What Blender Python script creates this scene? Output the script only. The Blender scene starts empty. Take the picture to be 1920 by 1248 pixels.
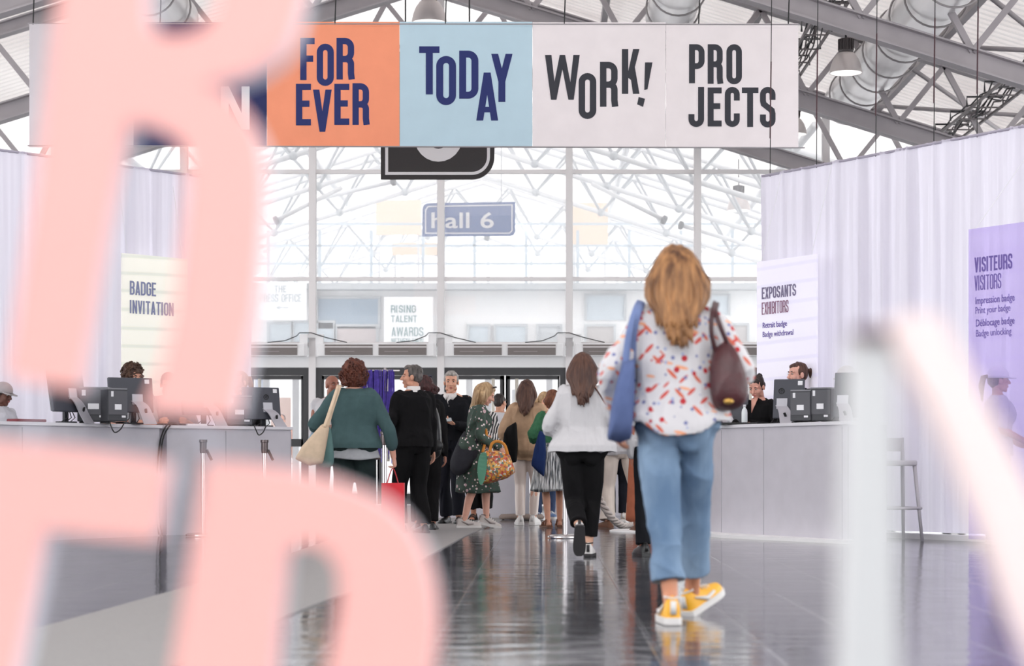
import bpy, bmesh, math, random
import numpy as np
from mathutils import Vector, Matrix, Euler
from mathutils.geometry import tessellate_polygon

# ------------------------------------------------------------------ camera, sky, light, exposure
SC = bpy.context.scene
COL = SC.collection
F, CX, HY, H = 3700.0, 1020.0, 870.0, 0.70      # focal length in px, vanishing point, lens height
cam_data = bpy.data.cameras.new('camera')
cam = bpy.data.objects.new('camera', cam_data)
COL.objects.link(cam)
cam.location = (0, 0, H)
cam.rotation_euler = (math.radians(90), 0, 0)
cam_data.sensor_width = 36.0
cam_data.lens = F / 1920 * 36
cam_data.shift_x = (960 - CX) / 1920
cam_data.shift_y = (HY - 624) / 1920
cam_data.clip_start = 0.05
cam_data.clip_end = 300
cam_data.dof.use_dof = True
cam_data.dof.focus_distance = 21.0
cam_data.dof.aperture_fstop = 2.7
SC.camera = cam

W = bpy.data.worlds.new('sky'); SC.world = W; W.use_nodes = True
_bg = W.node_tree.nodes['Background']
_bg.inputs[0].default_value = (0.96, 0.985, 1.0, 1); _bg.inputs[1].default_value = 2.2

def _light(name, kind, energy, loc, target, color=(1, 1, 1), **kw):
    l = bpy.data.lights.new(name, kind); l.energy = energy; l.color = color
    for k, v in kw.items(): setattr(l, k, v)
    o = bpy.data.objects.new(name, l); COL.objects.link(o); o.location = loc
    o.rotation_euler = (Vector(target) - Vector(loc)).to_track_quat('-Z', 'Y').to_euler()
    return o
# soft daylight falling through the glazed roof behind the camera
_light('sun', 'SUN', .5, (-8, -20, 22), (0, 20, 2), (1.0, 0.97, 0.94), angle=math.radians(22))

SC.view_settings.view_transform = 'Standard'
SC.view_settings.look = 'None'
SC.view_settings.exposure = 0.75
SC.view_settings.gamma = 1.0
SC.view_settings.use_curve_mapping = False
SC.cycles.max_bounces = 7
SC.cycles.diffuse_bounces = 3
SC.cycles.glossy_bounces = 3
SC.cycles.transmission_bounces = 4
SC.cycles.transparent_max_bounces = 12
SC.cycles.sample_clamp_indirect = 6
SC.cycles.caustics_reflective = False
SC.cycles.caustics_refractive = False

rnd = random.Random(7)
PI = math.pi
R = math.radians

def P(x, y, d):
    """world point seen at photo pixel (x, y) at distance d"""
    return Vector(((x - CX) / F * d, d, H - (y - HY) / F * d))
def GX(x, d): return (x - CX) / F * d
def ZY(y, d): return H - (y - HY) / F * d

# ------------------------------------------------------------------ materials
def lin(c):
    return tuple(((v / 255) / 12.92 if v / 255 <= 0.04045 else ((v / 255 + 0.055) / 1.055) ** 2.4) for v in c)
_mats = {}
def mat(name, rgb, rough=0.6, metal=0.0, spec=0.5, noise=0.0, nscale=30, bump=0.0, bscale=200, sheen=0.0, stretch=None):
    if name in _mats: return _mats[name]
    m = bpy.data.materials.new(name); m.use_nodes = True
    nt = m.node_tree; b = nt.nodes['Principled BSDF']
    c = lin(rgb)
    b.inputs['Base Color'].default_value = (*c, 1)
    b.inputs['Roughness'].default_value = rough
    b.inputs['Metallic'].default_value = metal
    b.inputs['Specular IOR Level'].default_value = spec
    if sheen: b.inputs['Sheen Weight'].default_value = sheen
    if noise or bump:
        tc = nt.nodes.new('ShaderNodeTexCoord'); mp = nt.nodes.new('ShaderNodeMapping')
        nt.links.new(tc.outputs['Object'], mp.inputs[0])
        if stretch: mp.inputs['Scale'].default_value = stretch
        if noise:
            n = nt.nodes.new('ShaderNodeTexNoise'); n.inputs['Scale'].default_value = nscale; n.inputs['Detail'].default_value = 4
            nt.links.new(mp.outputs[0], n.inputs['Vector'])
            r = nt.nodes.new('ShaderNodeValToRGB')
            r.color_ramp.elements[0].position = 0.3; r.color_ramp.elements[1].position = 0.7
            r.color_ramp.elements[0].color = (*[v * (1 - noise) for v in c], 1)
            r.color_ramp.elements[1].color = (*[min(1, v * (1 + noise)) for v in c], 1)
            nt.links.new(n.outputs['Fac'], r.inputs[0]); nt.links.new(r.outputs[0], b.inputs['Base Color'])
        if bump:
            n2 = nt.nodes.new('ShaderNodeTexNoise'); n2.inputs['Scale'].default_value = bscale
            nt.links.new(mp.outputs[0], n2.inputs['Vector'])
            bp = nt.nodes.new('ShaderNodeBump'); bp.inputs['Strength'].default_value = bump; bp.inputs['Distance'].default_value = 0.01
            nt.links.new(n2.outputs['Fac'], bp.inputs['Height']); nt.links.new(bp.outputs[0], b.inputs['Normal'])
    _mats[name] = m
    return m

def node_mat(name):
    m = bpy.data.materials.new(name); m.use_nodes = True; _mats[name] = m
    nt = m.node_tree
    return m, nt, nt.nodes['Principled BSDF'], nt.nodes['Material Output']

class NT:
    """tiny node-graph helper"""
    def __init__(s, nt): s.nt = nt
    def n(s, t, **kw):
        nd = s.nt.nodes.new(t)
        for k, v in kw.items():
            if hasattr(nd, k): setattr(nd, k, v)
        return nd
    def l(s, a, b): s.nt.links.new(a, b)
    def math(s, op, a, b=None):
        nd = s.nt.nodes.new('ShaderNodeMath'); nd.operation = op
        for i, v in enumerate((a, b)):
            if v is None: continue
            if isinstance(v, (int, float)): nd.inputs[i].default_value = v
            else: s.l(v, nd.inputs[i])
        return nd.outputs[0]
    def mix(s, fac, a, b):
        nd = s.nt.nodes.new('ShaderNodeMix'); nd.data_type = 'RGBA'
        for i, v in ((0, fac), (6, a), (7, b)):
            if isinstance(v, (int, float)): nd.inputs[i].default_value = v
            elif isinstance(v, tuple): nd.inputs[i].default_value = (*v, 1)
            else: s.l(v, nd.inputs[i])
        return nd.outputs[2]
    def obj(s, scale=(1, 1, 1), rot=(0, 0, 0), loc=(0, 0, 0)):
        tc = s.nt.nodes.new('ShaderNodeTexCoord'); mp = s.nt.nodes.new('ShaderNodeMapping')
        mp.inputs['Scale'].default_value = scale; mp.inputs['Rotation'].default_value = rot; mp.inputs['Location'].default_value = loc
        s.l(tc.outputs['Object'], mp.inputs[0]); return mp.outputs[0]
    def tex(s, kind, vec, scale, **kw):
        nd = s.nt.nodes.new('ShaderNodeTex' + kind); nd.inputs['Scale'].default_value = scale
        for k, v in kw.items():
            if k in nd.inputs: nd.inputs[k].default_value = v
            elif hasattr(nd, k): setattr(nd, k, v)
        s.l(vec, nd.inputs['Vector']); return nd

# ------------------------------------------------------------------ mesh builder
class MB:
    def __init__(s): s.v = []; s.f = []
    def add(s, vs, fs):
        o = len(s.v); s.v.extend(tuple(v) for v in vs); s.f.extend(tuple(i + o for i in f) for f in fs)
    def box(s, c, size, rot=None):
        x, y, z = (q / 2 for q in size)
        vs = [Vector(p) for p in ((-x, -y, -z), (x, -y, -z), (x, y, -z), (-x, y, -z), (-x, -y, z), (x, -y, z), (x, y, z), (-x, y, z))]
        if rot is not None: vs = [rot @ v for v in vs]
        c = Vector(c)
        s.add([v + c for v in vs], [(3, 2, 1, 0), (4, 5, 6, 7), (0, 1, 5, 4), (1, 2, 6, 5), (2, 3, 7, 6), (3, 0, 4, 7)])
        return s
    def bb(s, a, b):
        a, b = Vector(a), Vector(b)
        return s.box((a + b) / 2, [abs(q) for q in (b - a)])
    def bar(s, p0, p1, w, h, up=(0, 0, 1)):
        """rectangular bar from p0 to p1, w sideways, h along up"""
        p0, p1 = Vector(p0), Vector(p1); t = (p1 - p0).normalized(); up = Vector(up)
        sd = t.cross(up)
        if sd.length < 1e-4: sd = t.cross(Vector((1, 0, 0)))
        sd.normalize(); u = sd.cross(t).normalized()
        vs = []
        for p in (p0, p1):
            for a, b in ((-1, -1), (1, -1), (1, 1), (-1, 1)): vs.append(p + sd * (a * w / 2) + u * (b * h / 2))
        s.add(vs, [(0, 1, 2, 3), (7, 6, 5, 4), (0, 4, 5, 1), (1, 5, 6, 2), (2, 6, 7, 3), (3, 7, 4, 0)]); return s
    def tube(s, pts, rad, n=10, up=(0, 1, 0), caps=True, rnd_caps=False):
        """tube along pts; rad: number, list of numbers or list of (a, b): a across, b along up"""
        pts = [Vector(p) for p in pts]; m = len(pts)
        if not isinstance(rad, (list, tuple)): rad = [rad] * m
        rad = [(r, r) if not isinstance(r, (tuple, list)) else r for r in rad]
        if rnd_caps:
            t0 = (pts[0] - pts[1]).normalized(); t1 = (pts[-1] - pts[-2]).normalized()
            r0 = min(rad[0]); r1 = min(rad[-1])
            pts = [pts[0] + t0 * r0 * .95, pts[0] + t0 * r0 * .7] + pts + [pts[-1] + t1 * r1 * .7, pts[-1] + t1 * r1 * .95]
            k = lambda r, q: (r[0] * q, r[1] * q)
            rad = [k(rad[0], .3), k(rad[0], .72)] + list(rad) + [k(rad[-1], .72), k(rad[-1], .3)]; m += 4
        upv = Vector(up); vs = []; prev = None
        for i, p in enumerate(pts):
            t = (pts[min(i + 1, m - 1)] - pts[max(i - 1, 0)]).normalized()
            sd = t.cross(upv)
            if sd.length < 0.15: sd = prev.copy() if prev else t.cross(Vector((0.3, 0.2, 1)))
            sd.normalize()
            if prev and sd.dot(prev) < 0: sd = -sd
            prev = sd; u = sd.cross(t).normalized()
            for j in range(n):
                a = 2 * PI * j / n
                vs.append(p + sd * (math.cos(a) * rad[i][0]) + u * (math.sin(a) * rad[i][1]))
        fs = []
        for i in range(m - 1):
            for j in range(n):
                k = (j + 1) % n
                fs.append((i * n + j, i * n + k, (i + 1) * n + k, (i + 1) * n + j))
        if caps:
            fs.append(tuple(range(n - 1, -1, -1))); fs.append(tuple((m - 1) * n + j for j in range(n)))
        s.add(vs, fs); return s
    def ell(s, c, r, rot=None, nu=16, nv=10):
        c = Vector(c); r = (r, r, r) if not isinstance(r, (tuple, list)) else r
        vs = [Vector((0, 0, r[2]))]
        for i in range(1, nv):
            th = PI * i / nv
            for j in range(nu):
                ph = 2 * PI * j / nu
                vs.append(Vector((r[0] * math.sin(th) * math.cos(ph), r[1] * math.sin(th) * math.sin(ph), r[2] * math.cos(th))))
        vs.append(Vector((0, 0, -r[2])))
        if rot is not None: vs = [rot @ v for v in vs]
        fs = [(0, 1 + j, 1 + (j + 1) % nu) for j in range(nu)]
        for i in range(nv - 2):
            for j in range(nu):
                a = 1 + i * nu
                fs.append((a + j, a + nu + j, a + nu + (j + 1) % nu, a + (j + 1) % nu))
        a = 1 + (nv - 2) * nu; l = len(vs) - 1
        fs += [(a + j, l, a + (j + 1) % nu) for j in range(nu)]
        s.add([v + c for v in vs], fs); return s
    def loft(s, rings, caps=True):
        """rings: list of equal-length point lists"""
        n = len(rings[0]); vs = [p for r in rings for p in r]; fs = []
        for i in range(len(rings) - 1):
            for j in range(n):
                k = (j + 1) % n
                fs.append((i * n + j, i * n + k, (i + 1) * n + k, (i + 1) * n + j))
        if caps:
            fs.append(tuple(range(n - 1, -1, -1))); fs.append(tuple((len(rings) - 1) * n + j for j in range(n)))
        s.add(vs, fs); return s
    def prism(s, outer, off, holes=()):
        """polygon (list of Vectors) with holes, extruded by vector off"""
        off = Vector(off); loops = [[Vector(p) for p in outer]] + [[Vector(p) for p in h] for h in holes]
        flat = [p for l in loops for p in l]; n = len(flat)
        tris = tessellate_polygon(loops)
        fs = [tuple(t) for t in tris] + [tuple(i + n for i in reversed(t)) for t in tris]
        k = 0
        for l in loops:
            m = len(l)
            for i in range(m):
                j = (i + 1) % m
                fs.append((k + i, k + j, k + j + n, k + i + n))
            k += m
        s.add(flat + [p + off for p in flat], fs); return s
    def lathe(s, prof, c=(0, 0, 0), n=24, caps=True):
        c = Vector(c); rings = []
        for r, z in prof:
            rings.append([c + Vector((max(r, 1e-4) * math.cos(2 * PI * j / n), max(r, 1e-4) * math.sin(2 * PI * j / n), z)) for j in range(n)])
        return s.loft(rings, caps)
    def xform(s, M): s.v = [tuple(M @ Vector(v)) for v in s.v]; return s
    def mesh(s, name='m'):
        me = bpy.data.meshes.new(name); me.from_pydata(s.v, [], s.f); me.update()
        bm = bmesh.new(); bm.from_mesh(me); bmesh.ops.recalc_face_normals(bm, faces=bm.faces); bm.to_mesh(me); bm.free()
        return me
    def build(s, name, m, parent=None, smooth=False, world=True, bevel=0.0, sharp=None):
        """one mesh object; when parent is given and world is True the vertices are in world space"""
        if parent is not None and world:
            inv = world_matrix(parent).inverted(); s.xform(inv)
        me = s.mesh(name)
        return link_mesh(name, me, m, parent, smooth, bevel, sharp)

def world_matrix(o):
    M = o.matrix_basis.copy()
    while o.parent: o = o.parent; M = o.matrix_basis @ M
    return M
def link_mesh(name, me, m, parent=None, smooth=False, bevel=0.0, sharp=None):
    me.materials.clear(); me.materials.append(m)
    o = bpy.data.objects.new(name, me); COL.objects.link(o)
    if parent is not None: o.parent = parent
    if smooth:
        me.shade_smooth()
        if sharp: me.set_sharp_from_angle(angle=R(sharp))
    if bevel:
        b = o.modifiers.new('bevel', 'BEVEL'); b.width = bevel; b.segments = 2; b.limit_method = 'ANGLE'
    return o
def tag(o, label=None, cat=None, group=None, kind=None):
    if label: o['label'] = label
    if cat: o['category'] = cat
    if group: o['group'] = group
    if kind: o['kind'] = kind
    return o
def thing(name, label, cat, loc=(0, 0, 0), rz=0.0, group=None):
    o = bpy.data.objects.new(name, None); COL.objects.link(o)
    o.empty_display_size = 0.1
    o.location = loc; o.rotation_euler = (0, 0, rz)
    return tag(o, label, cat, group)

def remesh(mb, voxel, it=4, fac=0.5):
    """fuse overlapping closed shapes into one continuous skin"""
    me = mb.mesh('tmp'); o = bpy.data.objects.new('tmp', me); COL.objects.link(o)
    r = o.modifiers.new('r', 'REMESH'); r.mode = 'VOXEL'; r.voxel_size = voxel
    if it:
        sm = o.modifiers.new('s', 'SMOOTH'); sm.iterations = it; sm.factor = fac
    dg = bpy.context.evaluated_depsgraph_get()
    out = bpy.data.meshes.new_from_object(o.evaluated_get(dg), depsgraph=dg)
    bpy.data.objects.remove(o); bpy.data.meshes.remove(me)
    return out
def get_co(me):
    a = np.empty(len(me.vertices) * 3); me.vertices.foreach_get('co', a); return a.reshape(-1, 3)
def get_no(me):
    a = np.empty(len(me.vertices) * 3); me.vertices.foreach_get('normal', a); return a.reshape(-1, 3)
def set_co(me, co): me.vertices.foreach_set('co', np.ascontiguousarray(co).ravel()); me.update()
def fold(co, freq, seed, n=7):
    """smooth pseudo noise in -1..1; freq is a scalar or a per-axis triple"""
    g = np.random.RandomState(seed); q = co * np.array(freq); out = np.zeros(len(co))
    warp = np.sin(q @ g.randn(3) * .7 + g.rand() * 6)
    for _ in range(n):
        k = g.randn(3); k /= np.linalg.norm(k); k *= g.uniform(.6, 1.9)
        out += np.sin(q @ k + g.rand() * 6.28 + warp * 1.3)
    out = out / n * 1.6
    g2 = np.random.RandomState(seed + 50); rdg = np.zeros(len(co))
    for _ in range(4):
        k = g2.randn(3); k /= np.linalg.norm(k); k *= g2.uniform(.5, 1.2)
        rdg += 1 - 2 * np.abs(np.sin(q @ k * .7 + g2.rand() * 6.28 + out * 1.4)) ** .6
    return out * .75 + rdg / 4 * 1.1
def wrinkle(me, amp, freq, seed=1):
    co = get_co(me); set_co(me, co + get_no(me) * (fold(co, freq, seed) * amp)[:, None])
def mesh_obj(name, me, m, parent): return link_mesh(name, me, m, parent, True)

# ------------------------------------------------------------------ condensed poster lettering, drawn stroke by stroke
def arc(cx, cy, rx, ry, a0, a1, n=8):
    return [(cx + rx * math.cos(R(a0 + (a1 - a0) * i / n)), cy + ry * math.sin(R(a0 + (a1 - a0) * i / n))) for i in range(n + 1)]
def glyph(c, Wd, Hh, w):
    """polygons and strokes of a condensed capital, box Wd x Hh, stem w. Returns list of ('q', pts) and ('s', pts, closed)"""
    l, r, b, t = w / 2, Wd - w / 2, w / 2, Hh - w / 2; rad = (Wd - w) / 2; mx = Wd / 2; mid = Hh * .52
    Q = lambda *p: ('q', list(p)); S = lambda p, cl=False: ('s', p, cl)
    rect = lambda x0, y0, x1, y1: Q((x0, y0), (x1, y0), (x1, y1), (x0, y1))
    stem = rect(0, 0, w, Hh)
    def bowl(y0, y1, rr):
        return S([(l, y1)] + arc(r - rr, y1 - rr, rr, rr, 90, 0) + arc(r - rr, y0 + rr, rr, rr, 0, -90) + [(l, y0)])
    if c == 'O': return [S(arc(mx, t - rad, rad, rad, 0, 180, 12) + arc(mx, b + rad, rad, rad, 180, 360, 12), True)]
    if c == 'D': return [stem, bowl(b, t, rad * 1.1)]
    if c == 'P': return [stem, bowl(mid - w * .55, t, min(rad * 1.1, (t - mid + w * .55) / 2))]
    if c == 'B': return [stem, bowl(mid, t, min(rad, (t - mid) / 2)), bowl(b, mid, min(rad, (mid - b) / 2))]
    if c == 'R':
        rr = min(rad * 1.1, (t - mid + w * .2) / 2)
        return [stem, bowl(mid - w * .2, t, rr), S([(mx, mid - w * .2)] + arc(r - rr * .8, mid - w * .2 - rr * .8, rr * .8, rr * .8, 90, 0) + [(r, w), (r + w * .12, 0)])]
    if c == 'E': return [stem, rect(0, Hh - w, Wd, Hh), rect(0, 0, Wd, w), rect(0, mid - w / 2, Wd * .9, mid + w / 2)]
    if c == 'F': return [stem, rect(0, Hh - w, Wd, Hh), rect(0, mid - w * .6, Wd * .9, mid + w * .4)]
    if c == 'T': return [rect(mx - w / 2, 0, mx + w / 2, Hh), rect(0, Hh - w * .95, Wd, Hh)]
    if c == 'I': return [stem]
    if c == 'H': return [stem, rect(Wd - w, 0, Wd, Hh), rect(0, mid - w / 2, Wd, mid + w / 2)]
    if c == 'L': return [stem, rect(0, 0, Wd, w)]
    if c == 'V': return [Q((0, Hh), (w, Hh), (mx + w * .45, 0), (mx - w * .45, 0)), Q((Wd - w, Hh), (Wd, Hh), (mx + w * .45, 0), (mx - w * .45, 0))]
    if c == 'A':
        return [Q((0, 0), (w, 0), (mx + w * .5, Hh), (mx - w * .5, Hh)), Q((Wd - w, 0), (Wd, 0), (mx + w * .5, Hh), (mx - w * .5, Hh)), rect(Wd * .2, Hh * .17, Wd * .8, Hh * .17 + w * .8)]
    if c == 'W':
        q = Wd / 4; a = w * .42
        return [Q((0, Hh), (w, Hh), (q + a, 0), (q - a, 0)), Q((mx - a, Hh), (mx + a, Hh), (q + a, 0), (q - a, 0)),
                Q((mx - a, Hh), (mx + a, Hh), (3 * q + a, 0), (3 * q - a, 0)), Q((Wd - w, Hh), (Wd, Hh), (3 * q + a, 0), (3 * q - a, 0))]
    if c == 'Y': return [Q((0, Hh), (w, Hh), (mx + w * .5, Hh * .42), (mx - w * .5, Hh * .42)), Q((Wd - w, Hh), (Wd, Hh), (mx + w * .5, Hh * .42), (mx - w * .5, Hh * .42)), rect(mx - w / 2, 0, mx + w / 2, Hh * .45)]
    if c == 'K': return [stem, Q((w * .8, Hh * .38), (w * 1.5, Hh * .30), (Wd, Hh), (Wd - w, Hh)), Q((w * 1.2, Hh * .55), (w * 2.0, Hh * .62), (Wd, 0), (Wd - w * 1.02, 0))]
    if c == 'N': return [stem, rect(Wd - w, 0, Wd, Hh), Q((0, Hh), (w, Hh), (Wd, 0), (Wd - w, 0))]
    if c == 'M': return [stem, rect(Wd - w, 0, Wd, Hh), Q((0, Hh), (w, Hh), (mx + w * .4, 0), (mx - w * .4, 0)), Q((Wd - w, Hh), (Wd, Hh), (mx + w * .4, 0), (mx - w * .4, 0))]
    if c == 'X': return [Q((0, 0), (w, 0), (Wd, Hh), (Wd - w, Hh)), Q((Wd - w, 0), (Wd, 0), (w, Hh), (0, Hh))]
    if c == 'J': return [S([(r, Hh), (r, b + rad)] + arc(mx, b + rad, rad, rad, 0, -180, 12) + [(l, Hh * .32)])]
    if c == 'U': return [S([(l, Hh), (l, b + rad)] + arc(mx, b + rad, rad, rad, 180, 360, 12) + [(r, Hh)])]
    if c == 'C': return [S([(r, Hh * .66)] + arc(mx, t - rad, rad, rad, 0, 180, 12) + arc(mx, b + rad, rad, rad, 180, 360, 12) + [(r, Hh * .34)])]
    if c == 'G': return [S([(r, Hh * .66)] + arc(mx, t - rad, rad, rad, 0, 180, 12) + arc(mx, b + rad, rad, rad, 180, 360, 12) + [(r, Hh * .5)]), rect(mx, Hh * .5 - w * .4, Wd, Hh * .5 + w * .4)]
    if c == 'S':
        return [S([(r, Hh * .68), (r, t - rad)] + arc(mx, t - rad, rad, rad, 0, 180, 12) + [(l, Hh * .66), (l + rad * .15, Hh * .58), (mx, Hh * .5), (r - rad * .15, Hh * .42), (r, Hh * .34)] + arc(mx, b + rad, rad, rad, 0, -180, 12) + [(l, Hh * .32)])]
    if c == '!': return [Q((Wd * .5, Hh * .36), (Wd * .72, Hh * .38), (Wd * 1.05, Hh), (Wd * .55, Hh * 1.0)), Q((Wd * .02, Hh * .03), (Wd * .42, -Hh * .03), (Wd * .55, Hh * .16), (Wd * .12, Hh * .2))]
    if c == '<': return [Q((0, Hh * .5), (Wd * .4, Hh * .8), (Wd * .5, Hh * .72), (Wd * .16, Hh * .5)), Q((0, Hh * .5), (Wd * .4, Hh * .2), (Wd * .5, Hh * .28), (Wd * .16, Hh * .5)), rect(Wd * .1, Hh * .45, Wd * 1.3, Hh * .55)]
    return []
def stroke_quads(pts, closed, w):
    pts = [Vector((p[0], p[1])) for p in pts]; q = [pts[0]]
    for p in pts[1:]:
        if (p - q[-1]).length > 1e-6: q.append(p)
    if closed and (q[0] - q[-1]).length < 1e-6: q.pop()
    n = len(q); L = []; Rr = []
    for i in range(n):
        if closed: a, c = q[i - 1], q[(i + 1) % n]
        else: a, c = q[max(i - 1, 0)], q[min(i + 1, n - 1)]
        d1 = (q[i] - a); d2 = (c - q[i])
        if d1.length < 1e-9: d1 = d2
        if d2.length < 1e-9: d2 = d1
        n1 = Vector((-d1.y, d1.x)).normalized(); n2 = Vector((-d2.y, d2.x)).normalized()
        m = (n1 + n2); m = m.normalized() if m.length > 1e-6 else n1
        k = min(1.6, 1 / max(.4, m.dot(n1)))
        L.append(q[i] + m * (w / 2 * k)); Rr.append(q[i] - m * (w / 2 * k))
    out = []
    for i in range(n if closed else n - 1):
        j = (i + 1) % n; out.append([Rr[i], Rr[j], L[j], L[i]])
    return out
_gl = [0]
def put_glyph(mb, c, x0, y0, wd, hh, w, M, th0):
    """glyph into mb; (x0, y0) lower left in the text plane, M maps (x, -depth, y) to world"""
    for it in glyph(c, wd, hh, w):
        quads = [it[1]] if it[0] == 'q' else stroke_quads(it[1], it[2], w)
        _gl[0] += 1
        for qi, qd in enumerate(quads):
            th = th0 + .0002 * (_gl[0] % 4) + .0001 * (qi % 2)
            pts = [M @ Vector((x0 + p[0], 0, y0 + p[1])) for p in qd]
            off = M.to_3x3() @ Vector((0, -th, 0))
            n = len(pts)
            mb.add(pts + [p + off for p in pts], [tuple(range(n)), tuple(range(2 * n - 1, n - 1, -1))] + [(i, (i + 1) % n, (i + 1) % n + n, i + n) for i in range(n)])
def put_word(mb, word, x0, y0, hh, total, M, th, wr=.2, gap=.16):
    """a word fitted to a total width"""
    rel = {'I': .42, '!': .6, 'W': 1.5, 'M': 1.35, ' ': .6, 'F': .9, 'E': .88, 'L': .85, '<': 1.2}
    k = sum(rel.get(c, 1) for c in word) + gap * (len(word) - 1); u = total / k; x = x0
    for c in word:
        wd = rel.get(c, 1) * u
        if c != ' ': put_glyph(mb, c, x, y0, wd if c != 'I' else u * wr * 1.6, hh, u * wr * 1.6 if c != 'I' else u * wr * 1.6, M, th)
        x += wd + gap * u
def text_mesh(txt, size, th=0.002, bold=0.0, width=None):
    cu = bpy.data.curves.new('t', 'FONT'); cu.body = txt; cu.size = size; cu.extrude = th / 2; cu.offset = bold; cu.resolution_u = 3
    o = bpy.data.objects.new('t', cu); COL.objects.link(o)
    dg = bpy.context.evaluated_depsgraph_get(); me = bpy.data.meshes.new_from_object(o.evaluated_get(dg), depsgraph=dg)
    bpy.data.objects.remove(o); bpy.data.curves.remove(cu)
    co = get_co(me)
    if width: co[:, 0] *= width / (co[:, 0].max() - min(0, co[:, 0].min()))
    co = np.stack([co[:, 0], -co[:, 2], co[:, 1]], 1)       # upright, facing -y
    set_co(me, co)
    return me
def put_text(name, txt, size, M, m, parent, width=None, bold=0.0, th=.003):
    me = text_mesh(txt, size, th, bold, width); me.transform(world_matrix(parent).inverted() @ M)
    return link_mesh(name, me, m, parent)
# ------------------------------------------------------------------ palette
white_metal = mat('white_metal', (242, 238, 238), .5)
grey_metal = mat('grey_metal', (168, 162, 165), .5, noise=.06, nscale=3)
dark_metal = mat('dark_metal', (66, 66, 68), .45)
black_mat = mat('black', (22, 22, 24), .6)
chrome = mat('chrome', (205, 200, 200), .18, 1.0)
paper = mat('paper', (236, 236, 240), .7)
white_paint = mat('white_paint', (248, 247, 248), .55)
counter_white = mat('counter_white', (204, 201, 209), .6, noise=.03, nscale=6)
counter_top = mat('counter_top', (226, 224, 230), .4)

def glass_mat(name, veil=0.12, tint=(250, 252, 255)):
    m, nt, b, out = node_mat(name); g = NT(nt); nt.nodes.remove(b)
    tr = g.n('ShaderNodeBsdfTransparent'); df = g.n('ShaderNodeBsdfTranslucent'); d2 = g.n('ShaderNodeBsdfDiffuse'); gl = g.n('ShaderNodeBsdfGlossy')
    gl.inputs['Roughness'].default_value = .02
    for d in (df, d2): d.inputs[0].default_value = (*lin(tint), 1)
    fr = g.n('ShaderNodeFresnel'); fr.inputs[0].default_value = 1.45
    m0 = g.n('ShaderNodeMixShader'); m0.inputs[0].default_value = .5; g.l(df.outputs[0], m0.inputs[1]); g.l(d2.outputs[0], m0.inputs[2])
    m1 = g.n('ShaderNodeMixShader'); m1.inputs[0].default_value = veil; g.l(tr.outputs[0], m1.inputs[1]); g.l(m0.outputs[0], m1.inputs[2])
    m2 = g.n('ShaderNodeMixShader'); g.l(fr.outputs[0], m2.inputs[0]); g.l(m1.outputs[0], m2.inputs[1]); g.l(gl.outputs[0], m2.inputs[2])
    g.l(m2.outputs[0], out.inputs[0]); return m
pane_veiled = glass_mat('veiled_glass', .24)  # white veil mixed into the pane imitates bright haze over the view
pane_clear = glass_mat('clear_glass', .10)

def floor_mat():
    m, nt, b, out = node_mat('polished_floor'); g = NT(nt)
    v = g.obj()
    # large square slabs, slightly different greys, dark joints
    br = g.tex('Brick', v, 1.0); br.offset = 0.0; br.squash = 1.0
    br.inputs['Brick Width'].default_value = .42; br.inputs['Row Height'].default_value = .84
    br.inputs['Mortar Size'].default_value = .011; br.inputs['Mortar Smooth'].default_value = .3; br.inputs['Bias'].default_value = 0.0
    br.inputs['Color1'].default_value = (*lin((88, 88, 93)), 1); br.inputs['Color2'].default_value = (*lin((74, 75, 81)), 1); br.inputs['Mortar'].default_value = (*lin((116, 116, 121)), 1)
    n = g.tex('Noise', g.obj((1, .35, 1)), 3.0); n.inputs['Detail'].default_value = 6
    r = g.n('ShaderNodeValToRGB'); r.color_ramp.elements[0].position = .35; r.color_ramp.elements[1].position = .7
    r.color_ramp.elements[0].color = (.72, .72, .74, 1); r.color_ramp.elements[1].color = (1.15, 1.15, 1.15, 1); g.l(n.outputs[0], r.inputs[0])
    mx = g.n('ShaderNodeMix'); mx.data_type = 'RGBA'; mx.blend_type = 'MULTIPLY'; mx.inputs[0].default_value = 1
    g.l(br.outputs['Color'], mx.inputs[6]); g.l(r.outputs[0], mx.inputs[7]); g.l(mx.outputs[2], b.inputs['Base Color'])
    rr = g.n('ShaderNodeMapRange'); rr.inputs['To Min'].default_value = .05; rr.inputs['To Max'].default_value = .15; g.l(n.outputs[0], rr.inputs[0])
    g.l(rr.outputs[0], b.inputs['Roughness'])
    b.inputs['Specular IOR Level'].default_value = .85
    nb = g.tex('Noise', g.obj((1.1, 2.2, 1)), 2.6); nb.inputs['Detail'].default_value = 2
    h = g.math('ADD', nb.outputs[0], g.math('MULTIPLY', br.outputs['Fac'], -.35))
    bp = g.n('ShaderNodeBump'); bp.inputs['Strength'].default_value = .32; bp.inputs['Distance'].default_value = .013
    g.l(h, bp.inputs['Height']); g.l(bp.outputs[0], b.inputs['Normal'])
    return m
floor = MB().bb((-14, -3, -.1), (14, 33.6, 0)).build('floor', floor_mat())
tag(floor, 'dark polished slab floor of the hall', 'floor', kind='structure')
fl2 = MB().bb((-16, 33.6, -.1), (16, 70, -.005)).build('floor_2', mat('outdoor_concrete', (196, 196, 198), .8, noise=.05, nscale=2))
tag(fl2, 'pale concrete ground beyond the glass facade', 'floor', kind='structure')
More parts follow.
